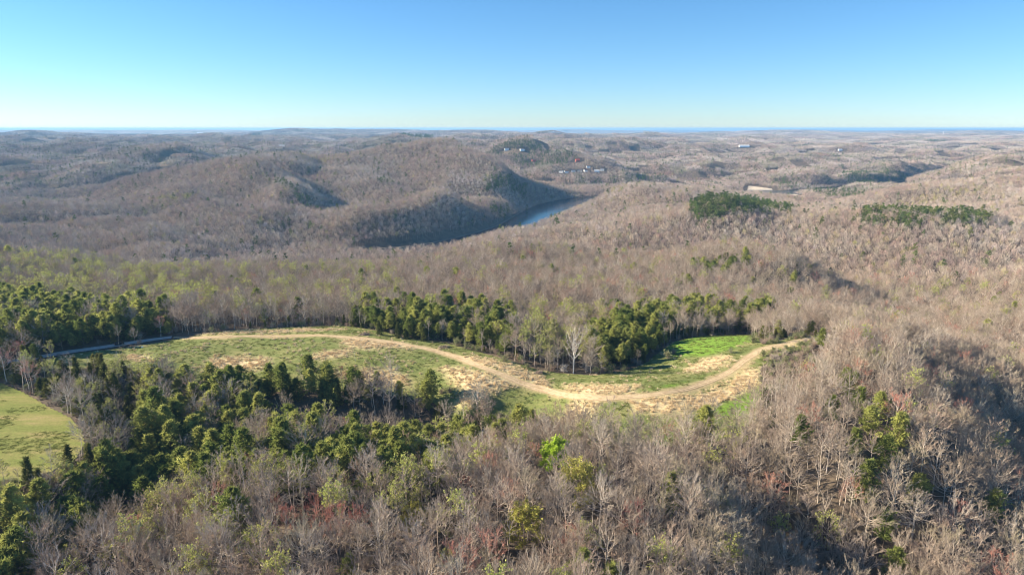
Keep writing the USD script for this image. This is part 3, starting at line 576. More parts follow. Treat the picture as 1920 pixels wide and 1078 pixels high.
M['field'] = usdkit.material(stage, L('field'), {'g': ('geometry', {}), 'st': ('mapping', {'rotation': (0, 0, -.2), 'scale': (.25, 1.0, 1.0)}), 'n1': ('noise_texture', {'scale': .09, 'detail': 9.0, 'roughness': .72}), 'r1': ('rgb_ramp', {'ramp': [(.34, (.14, .172, .036)), (.48, (.19, .203, .053)), (.56, (.24, .222, .072)), (.66, (.32, .255, .115))]}),
    'n2': ('noise_texture', {'scale': 1.1, 'detail': 4.0, 'roughness': .8}), 'h2': ('map_range', {'from_min': .3, 'from_max': .7, 'to_min': .75, 'to_max': 1.25}), 'v': ('vector_math', {'math_type': 'scale'}), 'b': ('bump', {'strength': 1.0, 'distance': .12}), 'p': ('principled_bsdf', {'roughness': .95, 'specular_ior_level': .1})},
    [('g.position', 'st.vector'), ('st.vector', 'n1.vector'), ('n1.fac', 'r1.fac'), ('g.position', 'n2.vector'), ('n2.fac', 'h2.value'), ('r1.color', 'v.vector1'), ('h2.result', 'v.scale'), ('v.vector', 'p.base_color'), ('n2.fac', 'b.height'), ('b.normal', 'p.normal')], surface='p.BSDF')
def sheet(name, poly, step, lift, mat, label, cover=False):
    x0, y0, x1, y1 = poly.bounds
    xs, ys = np.arange(x0 - step, x1 + 2 * step, step), np.arange(y0 - step, y1 + 2 * step, step)
    XX, YY = np.meshgrid(xs, ys, indexing='ij')
    keep = inside(poly.buffer(step * .8), XX.ravel(), YY.ravel())
    f = grid_faces(*XX.shape); f = f[keep[f].all(1)]
    u_, inv = np.unique(f, return_inverse=True)
    x, y = XX.ravel()[u_], YY.ravel()[u_]
    v = np.stack([x, y, ground_z(x, y) + lift], -1)
    p = obj(name, trimesh.Trimesh(v, inv.reshape(-1, 3)[:, ::-1] if np.cross(v[inv.reshape(-1, 3)[0, 1]] - v[inv.reshape(-1, 3)[0, 0]], v[inv.reshape(-1, 3)[0, 2]] - v[inv.reshape(-1, 3)[0, 0]])[2] < 0 else inv.reshape(-1, 3), process=False), mat, smooth=True)
    if cover: primvar(p, 'cover', grass_cover(x, y))
    return tag(p, label, kind='structure')
sheet('meadow', MEADOW, 1.1, .16, M['meadow'], 'patchy green and straw-coloured meadow along the ridge', True)
sheet('field', FIELD, 1.0, .16, M['field'], 'smooth yellow-green field at the left edge of the picture')
def ribbon(name, line, half, lift, mat, label, wob=0.0, ruts=0.0):
    t = np.gradient(line, axis=0); t /= np.linalg.norm(t, axis=1, keepdims=True); nrm = np.stack([-t[:, 1], t[:, 0]], -1)
    offs = np.linspace(-1, 1, 13)
    w = np.broadcast_to(half, len(line)) * (1 + wob * n2(line[:, 0], line[:, 1], 12, 77, 3))
    p = line[:, None] + nrm[:, None] * (offs[None, :] * w[:, None])[..., None]
    x, y = p[..., 0].ravel(), p[..., 1].ravel()
    z = ground_z(x, y) + lift - ruts * np.tile(np.exp(-((np.abs(offs) - .45) / .18) ** 2), len(line))
    p_ = obj(name, (np.stack([x, y, z], -1), grid_faces(len(line), 13)[:, ::-1]), mat, smooth=True)
    if ruts:
        a = np.abs(offs)[None, :] + 0 * w[:, None]; t = np.exp(-((a - .45) / .2) ** 2)[..., None]; mid = np.exp(-(a / .2) ** 2)[..., None] * (n2(x, y, 16, 71, 3).reshape(a.shape)[..., None] + .75)
        fade = n2(x, y, 30, 72, 3).reshape(a.shape)[..., None] * 1.2; t = t * np.clip(.75 + fade, 0, 1); c = np.array((.47, .345, .21)) * (1 - t) + np.array((.62, .47, .315)) * t; k_ = .55 * np.clip(mid + fade, 0, 1); c = c * (1 - k_) + np.array((.44, .35, .18)) * k_
        primvar(p_, 'tint', c.reshape(-1, 3))
    return tag(p_, label, kind='structure')
ribbon('dirt_road', ROAD, np.interp(np.arange(len(ROAD)) / len(ROAD), [0, .28, .36, .8, .9, 1], [1.1, 1.2, 1.8, 1.7, 2.8, 2.6]), .25, M['dirt'], 'rutted orange dirt road curving through the meadow', .9, .12)
ribbon('gravel_road', GRAVEL, 2.7, .24, M['gravel'], 'pale gravel road along the foot of the left pine wood', .15)
t_ = np.gradient(river_pts, axis=0); t_ /= np.linalg.norm(t_, axis=1, keepdims=True); nr = np.stack([-t_[:, 1], t_[:, 0]], -1)
rv = np.concatenate([np.c_[river_pts + nr * (river_half + 10)[:, None], np.full(len(river_pts), RIVER_Z)], np.c_[river_pts - nr * (river_half + 10)[:, None], np.full(len(river_pts), RIVER_Z)]], 1).reshape(-1, 3)
M['water'] = usdkit.material(stage, L('water'), {'g': ('geometry', {}), 'n': ('noise_texture', {'scale': .12, 'detail': 3.0}), 'b': ('bump', {'strength': .25, 'distance': .3}), 'p': ('principled_bsdf', {'base_color': (.012, .035, .05), 'roughness': .12, 'ior': 1.33})},
    [('g.position', 'n.vector'), ('n.fac', 'b.height'), ('b.normal', 'p.normal')], surface='p.BSDF')
tag(obj('river', (rv, grid_faces(len(river_pts), 2)), M['water']), 'blue river bending between wooded banks', kind='structure')
M['mud'] = ground_mat('mud', [(.3, (.16, .125, .085)), (.7, (.28, .22, .155))], .06)
for sgn in (-1, 1):
    e = river_pts[:, None] + sgn * nr[:, None] * ((river_half - 1)[:, None] + np.array([0, 2.5, 5.5])[None])[..., None]
    z_ = np.maximum(ground_z(e[..., 0].ravel(), e[..., 1].ravel()) + .3, np.tile([RIVER_Z - .6, RIVER_Z + .5, RIVER_Z + 1.2], len(river_pts)))
    fb = grid_faces(len(river_pts), 3)
    tag(obj('river_bank', (np.stack([e[..., 0].ravel(), e[..., 1].ravel(), z_], -1), fb if sgn > 0 else fb[:, ::-1]), M['mud']), 'pale muddy bank along the river', kind='structure')
def flat_patch(name, ring, lift, mat, label, step=6.0):
    return sheet(name, Polygon(ring), step, lift, mat, label)
po = np.array(POND.buffer(2.5).simplify(.5).exterior.coords)[:-1, :2]; pm = trimesh.creation.triangulate_polygon(Polygon(po), engine='earcut'); tag(obj('pond', (np.c_[pm[0], np.full(len(pm[0]), -19.55)], pm[1] if np.linalg.det(np.stack([pm[0][pm[1][0, 1]] - pm[0][pm[1][0, 0]], pm[0][pm[1][0, 2]] - pm[0][pm[1][0, 0]]])) > 0 else pm[1][:, ::-1]), M['water']), 'small dark pond in the shaded hollow below the meadow', kind='structure')
flat_patch('cut_bank', CUT, 1.0, M['cut_bank'], 'pale bare cut bank far off beyond the right-hand pines')
flat_patch('far_field', FAR_FIELD, 1.0, M['far_field'], 'small tan clearing among far woods at the right')

# the air
M['haze'] = usdkit.material(stage, L('haze'), {'v': ('principled_volume', {'color': (.26, .53, .84), 'density': 4.8e-5, 'anisotropy': .1})}, volume='v.volume')
z0, z1 = min(float(Z.min()), RIVER_Z) - 1.5, max(float(Z.max()) + 25, CAM_Z + 4)
hz = trimesh.creation.box(bounds=[[-33500, -33500, z0], [33500, 33500, z1]])
tag(obj('haze', hz, M['haze']), 'thin blue haze of the distance', kind='stuff')

# ------------------------------------------------------------------ where each tree stands
horizon = np.maximum.accumulate((Z + 5 - CAM_Z) / R, axis=1)
def seen(x, y, z, margin, tall=19.0):
    i = np.clip(np.searchsorted(az, np.arctan2(x, y)), 0, len(az) - 1); j = np.clip(np.searchsorted(rr, np.hypot(x, y)) - 4, 0, len(rr) - 1)
    return (z + tall - CAM_Z) / np.hypot(x, y) > horizon[i, j] - margin
def scatter(r0, r1, cell, a0, a1, rng):
    n = int(2 * r1 / cell)
    xs = (np.arange(n) - n / 2) * cell; ys = np.arange(int(r1 / cell) + 1) * cell
    x, y = [k.ravel() for k in np.meshgrid(xs, ys, indexing='ij')]
    r, a = np.hypot(x, y), np.degrees(np.arctan2(x, y)); k = (r > r0) & (r < r1) & (a > a0) & (a < a1)
    x, y = x[k], y[k]
    x, y = x + rng.uniform(-.5, .5, len(x)) * cell, y + rng.uniform(-.5, .5, len(x)) * cell
    return x, y
def clear_of(x, y):
    k = ~(inside(MEADOW.buffer(1.0), x, y) | inside(FIELD.buffer(1.5), x, y) | inside(POND_GAP, x, y) | inside(THICKET, x, y) | inside(OPEN_VIEW, x, y))
    for p in CLEAR: k &= ~inside(p, x, y)
    p = np.stack([x, y], -1)
    k &= (gravel_tree.query(p)[0] > 4.2) & (road_tree.query(p)[0] > 6) & (river_tree.query(p)[0] > RIVER_HALF + 12)
    return k
def share(zones, x, y):
    s = np.zeros(len(x))
    for p, v in zones:
        b = p.bounds; k = (x > b[0]) & (x < b[2]) & (y > b[1]) & (y < b[3])
        k[k] = inside(p, x[k], y[k]); s[k] = np.maximum(s[k], v)
    return s
plants = {}                                                # kind -> list of (x, y, z, rz, scale, variant)
def plant(kind, x, y, z, scale, rng):
    n = len(PROTO[kind])
    stand = np.clip((n2(x, y, 130, 15, 3) * 1.5 + .5) * n + rng.normal(0, 1.4, len(x)), 0, n - 1).astype(int) if kind == 'light_bare_tree' and len(x) else rng.integers(n, size=len(x))
    for k in range(len(x)):
        plants.setdefault(kind, []).append((x[k], y[k], z[k], rng.uniform(0, 360), scale[k], int(stand[k])))
rng = np.random.default_rng(21)
x, y = scatter(118, 1000, 5.2, -47, 42, rng)
k = clear_of(x, y) & (rng.random(len(x)) > smooth(700, 1000, np.hypot(x, y))); x, y = x[k], y[k]; z = ground_z(x, y); k = seen(x, y, z, .03); x, y, z = x[k], y[k], z[k]
con, bud, sle = share(CONIFER, x, y), share(BUDDING, x, y), share(SLENDER, x, y)
scrub = inside(SCRUB, x, y)
sle = np.maximum(sle, .18); bud = np.maximum(bud, .035)
x2, y2 = scatter(118, 560, 4.2, -47, 20, rng)
k = clear_of(x2, y2) & ((share(CONIFER, x2, y2) > .5) & (rng.random(len(x2)) < .16) | inside(SCRUB, x2, y2)); x2, y2 = x2[k], y2[k]; z2 = ground_z(x2, y2)
x, y, z = np.r_[x, x2], np.r_[y, y2], np.r_[z, z2]
con, bud, sle = share(CONIFER, x, y), share(BUDDING, x, y), share(SLENDER, x, y); scrub = inside(SCRUB, x, y)
sle = np.maximum(sle, .18); bud = np.maximum(bud, .035)
dice = rng.random(len(x)); clump = n2(x, y, 45, 60, 3)
con = np.where(con == 0, np.where(clump > .2, .05, .012), con)
kind = np.where(dice < con, 'pine_tree', np.where(rng.random(len(x)) < bud, 'budding_tree', np.where(rng.random(len(x)) < .035, 'red_budding_tree', np.where(rng.random(len(x)) < sle, 'slender_tree', 'bare_tree'))))
kind = np.where((kind == 'pine_tree') & (rng.random(len(x)) < .14), 'cedar_tree', kind)
d2 = rng.random(len(x))
kind = np.where(scrub, np.where(d2 < .16, 'cedar_tree', np.where(d2 < .42, 'leafy_shrub', np.where(d2 < .74, 'bare_shrub', np.where(d2 < .82, 'budding_tree', 'slender_tree')))), kind)
sc = rng.uniform(.66, 1.14, len(x)) * np.where(scrub, .62, 1.0); sc = np.where(kind == 'pine_tree', rng.uniform(.55, 1.15, len(x)), sc)
rim = shapely.distance(MEADOW, shapely.points(x, y)); sc = sc * np.where(y > 330, .72 + .28 * smooth(4, 30, rim), 1.0)
sc = np.where(scrub & np.isin(kind, ['cedar_tree', 'leafy_shrub', 'bare_shrub']), rng.uniform(.6, 1.1, len(x)), sc)
thin = (kind == 'bare_tree') & (rng.random(len(x)) < .12)
for q in np.unique(kind):
    m = (kind == q) & ~thin; plant(q, x[m], y[m], z[m], sc[m], rng)
m = thin | (rng.random(len(x)) < .4)
plant('bare_shrub', x[m] + 1.5, y[m] + 1.5, ground_z(x[m] + 1.5, y[m] + 1.5), rng.uniform(.6, 1.4, m.sum()), rng)
ring = MEADOW.buffer(9).difference(MEADOW.buffer(.5)); fr = FIELD.buffer(5).difference(FIELD.buffer(.8))
x2, y2 = scatter(118, 480, 3.1, -47, 30, rng)
edge = inside(ring, x2, y2) & (rng.random(len(x2)) < .34); thick = inside(THICKET, x2, y2); rim2 = inside(fr, x2, y2) & (rng.random(len(x2)) < .6)
k = (edge | thick | rim2) & (road_tree.query(np.stack([x2, y2], -1))[0] > 4) & ((gravel_tree.query(np.stack([x2, y2], -1))[0] > 15) | (x2 < -275)) & (gravel_tree.query(np.stack([x2, y2], -1))[0] > 4); x2, y2, thick, rim2 = x2[k], y2[k], thick[k], rim2[k]
z2 = ground_z(x2, y2); d2 = rng.random(len(x2))
kind2 = np.where(thick, np.where(d2 < .72, 'bare_shrub', 'leafy_shrub'), np.where(rim2, np.where(d2 < .8, 'bare_shrub', 'leafy_shrub'), np.where(d2 < .4, 'bare_shrub', np.where(d2 < .68, 'leafy_shrub', 'cedar_tree'))))
for q in np.unique(kind2):
    m = kind2 == q; plant(q, x2[m], y2[m], z2[m], np.where(rim2[m], rng.uniform(.35, .8, m.sum()), rng.uniform(.5, 1.1, m.sum()) * (.8 if q == 'cedar_tree' else 1)), rng)
# farther off: lighter trees, each still its own
x, y = scatter(700, 2450, 6.3, -43, 41, rng)
k = clear_of(x, y) & (rng.random(len(x)) < smooth(700, 1000, np.hypot(x, y))); x, y = x[k], y[k]; z = ground_z(x, y); k = seen(x, y, z, .008); x, y, z = x[k], y[k], z[k]
con = np.maximum(share(CONIFER + FAR_PINES, x, y), np.where(n2(x, y, 160, 61, 3) > .22, .3, .015))
dice = rng.random(len(x)); kind = np.where(dice < con, 'light_pine_tree', np.where(rng.random(len(x)) < .03 + .3 * smooth(.12, .25, n2(x, y, 140, 63, 3)), 'light_budding_tree', 'light_bare_tree'))
for q in np.unique(kind):
    m = kind == q; plant(q, x[m], y[m], z[m], rng.uniform(.55, 1.35, m.sum()) if 'pine' in q else rng.uniform(.72, 1.15, m.sum()), rng)
def groves(r0, r1, cell, kinds, tall, rng):
    x, y = scatter(r0, r1, cell, -44, 44, np.random.default_rng(1)); 
    n = int(2 * r1 / cell); x, y = np.round(x / cell) * cell, np.round(y / cell) * cell
    z = ground_z(x, y); k = seen(x, y, z, .004, 30) & (river_tree.query(np.stack([x, y], -1))[0] > RIVER_HALF + cell * .6)
    for p in CLEAR: k &= ~inside(p.buffer(cell * .5), x, y)
    x, y, z = x[k], y[k], z[k]
    e = cell * .4
    gx = (ground_z(x + e, y) - ground_z(x - e, y)) / (2 * e); gy = (ground_z(x, y + e) - ground_z(x, y - e)) / (2 * e)
    return x, y, z, gx, gy
mid_groves, far_groves = groves(2450, 5200, 62, 'bare_grove', 20, rng), groves(5200, 13000, 146, 'far_bare_grove', 20, rng)
x, y = scatter(2450, 9000, 9.0, -43, 41, rng)
k = rng.random(len(x)) < np.maximum(share(FAR_PINES, x, y) * .9, .9 * smooth(.19, .27, n2(x, y, 420, 62, 4)) + .012) * (np.hypot(x, y) < 4200) + .35 * smooth(.2, .27, n2(x, y, 600, 62, 4)) * (np.hypot(x, y) >= 4200)
x, y = x[k], y[k]; k = clear_of(x, y); x, y = x[k], y[k]; z = ground_z(x, y); k = seen(x, y, z, .004); x, y, z = x[k], y[k], z[k]
far_k = np.hypot(x, y) > 4200
x1_, y1_ = scatter(2450, 7500, 7.6, -43, 41, rng)
gap = (river_tree.query(np.stack([x1_, y1_], -1))[0] < RIVER_HALF + 85)
for p in CLEAR: gap |= inside(p.buffer(120), x1_, y1_) & ((np.hypot(x1_, y1_) > 5200) | inside(p.buffer(70), x1_, y1_))
x1_, y1_ = x1_[gap], y1_[gap]; gap = clear_of(x1_, y1_); x1_, y1_ = x1_[gap], y1_[gap]; z1_ = ground_z(x1_, y1_)
plant('light_bare_tree', x1_, y1_, z1_, rng.uniform(.7, 1.1, len(x1_)), rng)
plant('light_pine_tree', x, y, z, rng.uniform(.9, 1.25, len(x)) * np.where(far_k, 1.5, 1.0), rng)

# ------------------------------------------------------------------ trees and shrubs of their own look, set one by one
HEROES = []
def hero(kind, u, v, scale, label, variant=0): HEROES.append((kind, u, v, scale, label, variant))
w, t, tip = branchy(900, 27, 5.0, .2, 18, .1, girth=.28, thick=1.2); klass('white_tree', [('trunk', w, M['white_bark']), ('twigs', t, M['twig'])])
w, t, tip = branchy(901, 14, 3.6, .45, 18, -.6, twig_n=4); klass('lime_tree', [('trunk', w, M['bark']), ('leaves', leaves(np.repeat(tip, 3, 0) + np.random.default_rng(1).normal(0, .3, (3 * len(tip), 3)), .66, np.random.default_rng(1)), M['lime_leaf'])])
w, t, tip = branchy(902, 16, 4.8, .38, 20, -.6, twig_n=4); klass('yellow_green_tree', [('trunk', w, M['bark']), ('twigs', t, M['twig']), ('leaves', leaves(np.repeat(tip, 3, 0) + np.random.default_rng(2).normal(0, .3, (3 * len(tip), 3)), .56, np.random.default_rng(2)), M['olive_leaf'])])
w, t, tip = branchy(903, 19, 1.9, .5, 10, -.2, girth=.16); klass('pale_trunk_tree', [('trunk', w, M['white_bark']), ('twigs', t, M['twig'])])
hero('white_tree', 1075, 700, 1.0, 'tall white-limbed bare tree at the meadow edge, before the middle pines')
hero('white_shrub', 1057, 697, 1.1, 'small white blossoming tree at the foot of the tall white-limbed tree')
hero('leafy_shrub', 1143, 699, 1.5, 'pale green rounded bush at the meadow edge right of the white-limbed tree')
hero('lime_tree', 1041, 903, 1.1, 'bright lime green leafy tree standing alone among bare trees')
hero('yellow_green_tree', 1081, 962, 1.08, 'round dense yellow-green tree below the lime green one')
hero('yellow_green_tree', 986, 1040, .95, 'golden-green oval tree in the bare wood near the lower middle')
hero('yellow_green_tree', 776, 1000, .6, 'small yellow-green tree among pale slender trunks')
hero('cedar_tree', 843, 992, .75, 'small bright conifer alone among bare crowns left of the golden-green tree')
for u, v, s, lb in [(415, 985, .95, 'pinkish red budding tree beside a pale trunk, left foreground'), (592, 1005, .8, 'orange-red budding tree, the smaller and higher of two at the lower left'), (538, 1040, 1.0, 'large rusty pink budding tree close to the bottom edge'), (606, 1035, .85, 'red budding tree with bare trunk right of the large rusty pink one'),
    (1785, 640, .9, 'deep red budding tree on the shaded right-hand slope'), (1692, 680, .75, 'small red budding tree on the crest at the right'), (1835, 715, .8, 'rusty budding tree in the shade near the right edge'), (1255, 858, .8, 'rusty brown tree on the slope below the tan grass'), (1090, 668, .6, 'reddish budding tree within the middle pine clump'), (998, 900, .8, 'reddish haze of a budding tree left of the round yellow-green tree')]:
    hero('red_budding_tree', u, v, s, lb, len(HEROES) % 2)
for u, v, s, lb in [(1592, 655, .75, 'bright yellow-green budding tree on the crest past the end of the dirt road'), (1508, 722, .7, 'yellow-green budding tree at the right end of the thicket'), (1268, 965, .8, 'yellow-green budding tree, left of three on the lower right slope'), (1312, 985, .8, 'yellow-green budding tree, middle of three on the lower right slope'), (1352, 1000, .8, 'yellow-green budding tree, right of three on the lower right slope'),
    (98, 682, .62, 'pale tan budding tree beside the gravel road, near the left edge'), (232, 585, .8, 'lime-tinged budding tree above the right end of the left pine wood'), (545, 945, .95, 'tall light green budding tree left of the pine clump')]:
    hero('budding_tree', u, v, s, lb, len(HEROES) % 3)
for i, (u, v, s) in enumerate([(1580, 755, .86), (1610, 785, .84), (1647, 812, .84), (1557, 790, .8), (1624, 832, .84), (1682, 858, .98), (1598, 862, .78), (1496, 864, .9), (1710, 948, .84), (1654, 1034, .8), (1857, 994, .86), (1540, 655, .7), (1845, 512, .8), (1618, 490, .9), (1655, 560, .55)]):
    hero('pine_tree', u, v, s, ['green pine on the right-hand spur, topmost of the group', 'green pine second from the top of the group on the right-hand spur', 'round-topped green pine right of the middle of the spur group', 'broad green pine at the left of the spur group', 'pale green pine in the middle of the spur group', 'largest green pine, right end of the spur group', 'small green pine low in the spur group',
        'narrow dark pine with brown lower needles left of the spur group', 'lone olive pine in bare wood below the spur group', 'lone yellowish pine near the lower right', 'lone green pine close to the right edge', 'small green pine beside the end of the dirt road', 'lone dark pine on the far slope at the right edge', 'lone dark pine halfway up the slope under the pine strip', 'tiny dark pine on the slope right of the meadow'][i], i % 5)
for i, (u, v, s, lb) in enumerate([(712, 628, .95, 'young conifer at the meadow edge, leftmost of four'), (746, 634, .9, 'young conifer at the meadow edge, second of four'), (762, 636, .75, 'young conifer at the meadow edge, third of four'), (795, 640, .9, 'young conifer at the meadow edge, fourth and rightmost'), (50, 694, 1.25, 'tall dark cedar before the gravel road at the left edge'), (185, 684, .8, 'compact dark cedar on the near side of the gravel road'), (196, 718, 1.15, 'broad dark cedar in the scrub below the gravel road'), (160, 760, .9, 'rounded dark cedar above the corner of the left field'), (240, 768, .9, 'dark cedar in the scrub right of the left field'), (130, 880, 1.1, 'dark cedar at the lower corner of the left field')]):
    hero('cedar_tree', u, v, s, lb, i % 3)
for i, (u, v, s, lb) in enumerate([(1252, 672, 1.3, 'grey-green bush with a long shadow on the bright green grass'), (1370, 662, .9, 'small pale bush between bright green grass and the dirt road'), (1340, 629, 1.25, 'pale green bush behind the bright green grass, first from the left'), (1362, 627, 1.2, 'pale green bush behind the bright green grass, second from the left'), (1384, 625, 1.2, 'pale green bush behind the bright green grass, third from the left'), (1404, 624, 1.1, 'pale green bush behind the bright green grass, fourth from the left'), (1412, 642, 1.3, 'light bush at the right end of the bright green grass'), (1446, 634, 1.0, 'creamy bush on the bank right of the bright green grass'), (1503, 634, 1.2, 'creamy rounded bush near the end of the dirt road'),
    (856, 648, 1.3, 'pale sage bush at the wood edge above the dirt road'), (874, 655, 1.1, 'second pale sage bush along the wood edge above the dirt road'), (895, 660, 1.0, 'third pale sage bush along the wood edge above the dirt road'), (945, 678, 1.1, 'pale sage bush at the wood edge nearest the middle pines'), (988, 692, .9, 'green bush left of the white blossoming tree'), (1458, 690, 1.2, 'lime-tinted bush in the thicket below the road end'), (1430, 668, 1.1, 'green bush at the left of the thicket below the road end'), (1480, 704, 1.2, 'green bush at the lower end of the thicket'), (222, 690, .9, 'small bush at the left tip of the meadow'), (860, 800, 1.0, 'green bush at the dark pond bank')]):
    hero('leafy_shrub', u, v, s, lb, i % 3)
for i, (u, v, s, lb) in enumerate([(828, 738, 1.1, 'dark bare bush alone in the meadow, left half of a pair'), (843, 736, 1.2, 'dark bare bush alone in the meadow, right half of a pair'), (1470, 668, 1.4, 'brown thicket bush under the end of the dirt road, upper left'), (1492, 672, 1.4, 'brown thicket bush under the end of the dirt road, upper right'), (1450, 676, 1.3, 'brown thicket bush beside the lime-tinted bush'), (1262, 664, 1.3, 'grey twiggy bush behind the bush with the long shadow'), (318, 700, 1.1, 'reddish twiggy bush at the lower left rim of the meadow')]):
    hero('bare_shrub', u, v, s, lb, i % 3)
for i in range(7):
    hero('pale_trunk_tree', 1436 + 7 * i, 775 + (i % 3) * 6, .9 + .07 * (i % 3), 'pale straight tree, ' + ['leftmost', 'second', 'third', 'middle', 'fifth', 'sixth', 'rightmost'][i] + ' in the tight row beside the bright green strip')
HEROES.sort(key=lambda h: h[0])
hp = on_ground([(h[1], min(h[2], 1120)) for h in HEROES])
hero_tree = cKDTree(hp[:, :2])
for kd in [k for k in plants if not k.startswith('light')]:                                    # nothing else stands where one of these does
    a = np.array([p[:2] for p in plants[kd]])
    dd, kk = hero_tree.query(a, k=6); off = hp[kk][..., :2] - a[:, None]; fw = a / np.linalg.norm(a, axis=1, keepdims=True)
    ahead = (off * fw[:, None]).sum(-1); aside = np.abs(off[..., 0] * fw[:, None, 1] - off[..., 1] * fw[:, None, 0])
    veil = np.array([{'lime_tree': 22, 'yellow_green_tree': 22, 'pine_tree': 12, 'red_budding_tree': 12}.get(h[0], 0) for h in HEROES])[kk]
    near = (dd < 3.2).any(1) | ((ahead > 0) & (ahead < veil) & (aside < 1.5 + veil * .17)).any(1)
    plants[kd] = [p for p, q in zip(plants[kd], near) if not q]

# ------------------------------------------------------------------ the trees as objects: the largest ones each its own, the rest of a kind together
def place(name, cls, label, cat, loc, rz, s, group=None):
    t = thing(name, label, cat, loc, rz, group, s)
    t.GetReferences().AddInternalReference(cls); t.SetInstanceable(True)
    return t
CATS = {'bare_tree': 'tree', 'slender_tree': 'tree', 'red_budding_tree': 'tree', 'budding_tree': 'tree', 'pine_tree': 'pine', 'cedar_tree': 'cedar', 'leafy_shrub': 'bush', 'bare_shrub': 'bush', 'white_shrub': 'tree', 'white_tree': 'tree', 'lime_tree': 'tree', 'yellow_green_tree': 'tree', 'pale_trunk_tree': 'tree'}
for h, p in zip(HEROES, hp):
    place(h[0], PROTO[h[0]][h[5] % len(PROTO[h[0]])], h[4], CATS[h[0]], p, rnd.uniform(0, 360), h[3], 'pale straight trees in a row' if h[0] == 'pale_trunk_tree' else None)
def where(u, v):
    if v > 985: return 'the bottom left wood' if u < 480 else 'the wood bottom left of centre' if u < 960 else 'the wood bottom right of centre' if u < 1400 else 'the bottom right wood'
    if u > 1420: return 'the right-hand spur' if v < 860 else 'the lower right slope'
    if u > 990: return 'the slope below the dirt road' if v > 770 else 'the wood behind the meadow bend'
    if v > 845: return 'the wood below the pond hollow' if u > 560 else 'the wood beside the left field' if u > 240 else 'the hollow under the left field'
    if v > 735 and u > 440: return 'the pond hollow banks'
    if v > 685: return 'the clump between field and meadow'
    return 'the pines behind the gravel road' if u < 330 else 'the wood edge behind the meadow'
LOOK = {'bare_tree': 'grey bare tree', 'slender_tree': 'slender bare tree', 'red_budding_tree': 'reddish budding tree', 'budding_tree': 'yellow-green budding tree', 'pine_tree': 'green pine', 'cedar_tree': 'dark cedar', 'leafy_shrub': 'sage green bush', 'bare_shrub': 'leafless brown bush'}
SHAPE = {'bare_tree': ['spreading', 'wide', 'upright', 'high-crowned', 'low-branched', 'rounded', 'broad', 'compact'], 'pine_tree': ['tall-stemmed', 'full', 'high-crowned', 'low-branched', 'broad']}
MOST = {'bare_tree': 290, 'slender_tree': 200, 'red_budding_tree': 60, 'budding_tree': 140, 'pine_tree': 290, 'cedar_tree': 110, 'leafy_shrub': 150, 'bare_shrub': 150}
def ordinal(n):
    return 'first second third fourth fifth sixth seventh eighth ninth tenth'.split()[n] if n < 10 else f'{n + 1}' + ('th' if n % 100 in (10, 11, 12) else {0: 'st', 1: 'nd', 2: 'rd'}.get(n % 10, 'th'))
rest = {}
def instancer(name, items, label, kinds):
    """items: (class path, position, quaternion wxyz, scale)"""
    pi = UsdGeom.PointInstancer.Define(stage, numbered(name)); root = str(pi.GetPath())
    protos = sorted({i[0] for i in items}); number = {c: k for k, c in enumerate(protos)}
    for k, c in enumerate(protos):
        x = UsdGeom.Xform.Define(stage, f'{root}/{kinds}_{k:03d}'); x.GetPrim().GetReferences().AddInternalReference(c)
        pi.CreatePrototypesRel().AddTarget(x.GetPath())
    pi.CreateProtoIndicesAttr(Vt.IntArray([number[i[0]] for i in items]))
    pi.CreatePositionsAttr(Vt.Vec3fArray.FromNumpy(np.array([i[1] for i in items], np.float32)))
    q = np.array([i[2] for i in items])
    pi.CreateOrientationsAttr(Vt.QuathArray([Gf.Quath(*map(float, a)) for a in q]))
    pi.CreateScalesAttr(Vt.Vec3fArray.FromNumpy(np.repeat(np.array([i[3] for i in items], np.float32)[:, None], 3, 1)))
    return tag(pi.GetPrim(), label, kind='stuff')
def upright(kd, p):
    a = math.radians(p[3]) / 2
    return (PROTO[kd][p[5]], p[:3], (math.cos(a), 0, 0, math.sin(a)), p[4])
for kd, items in plants.items():
    if kd.startswith('light'): continue
    a = np.array([p[:3] for p in items]); u, v = project(a[:, 0], a[:, 1], a[:, 2]); _, top = project(a[:, 0], a[:, 1], a[:, 2] + 15)
    k = (u > 5) & (u < 1915) & (top < 1065) & seen(a[:, 0], a[:, 1], a[:, 2], -.004, 14)
    order = np.argsort(np.where(k, np.hypot(a[:, 0], a[:, 1]), 1e9))[:min(MOST[kd], k.sum())]
    region = {}
    for i in order: region.setdefault(where(u[i], v[i]), []).append(i)
    said = {}
    for g, mine in region.items():
        depth = np.argsort(np.argsort([v[i] for i in mine])) / max(len(mine), 1)
        for q, i in zip(depth, mine):
            p = items[i]; size = 'tall' if p[4] > .98 else 'short' if p[4] < .82 else 'mid-sized'
            rank = '' if len(mine) < 4 else 'back of ' if q < .34 else 'front of ' if q > .66 else 'middle of '
            look = (SHAPE[kd][p[5]] + ' ' if kd in SHAPE else '') + LOOK[kd]
            said.setdefault((f'{size} {look}', rank + g, g), []).append(i)
    for (what, place_, g), mine in said.items():
        mine.sort(key=lambda i: u[i])
        for n, i in enumerate(mine):
            p = items[i]; nth = '' if len(mine) == 1 else f', {ordinal(n)} from left' if n < len(mine) - 1 else ', rightmost'
            place(kd, PROTO[kd][p[5]], f'{what}{nth}, {place_}', CATS[kd], p[:3], p[3], p[4], (f'{LOOK[kd]}s in {g}').replace('bushs', 'bushes'))
    chosen = set(order.tolist()); rest[kd] = [upright(kd, p) for i, p in enumerate(items) if i not in chosen]
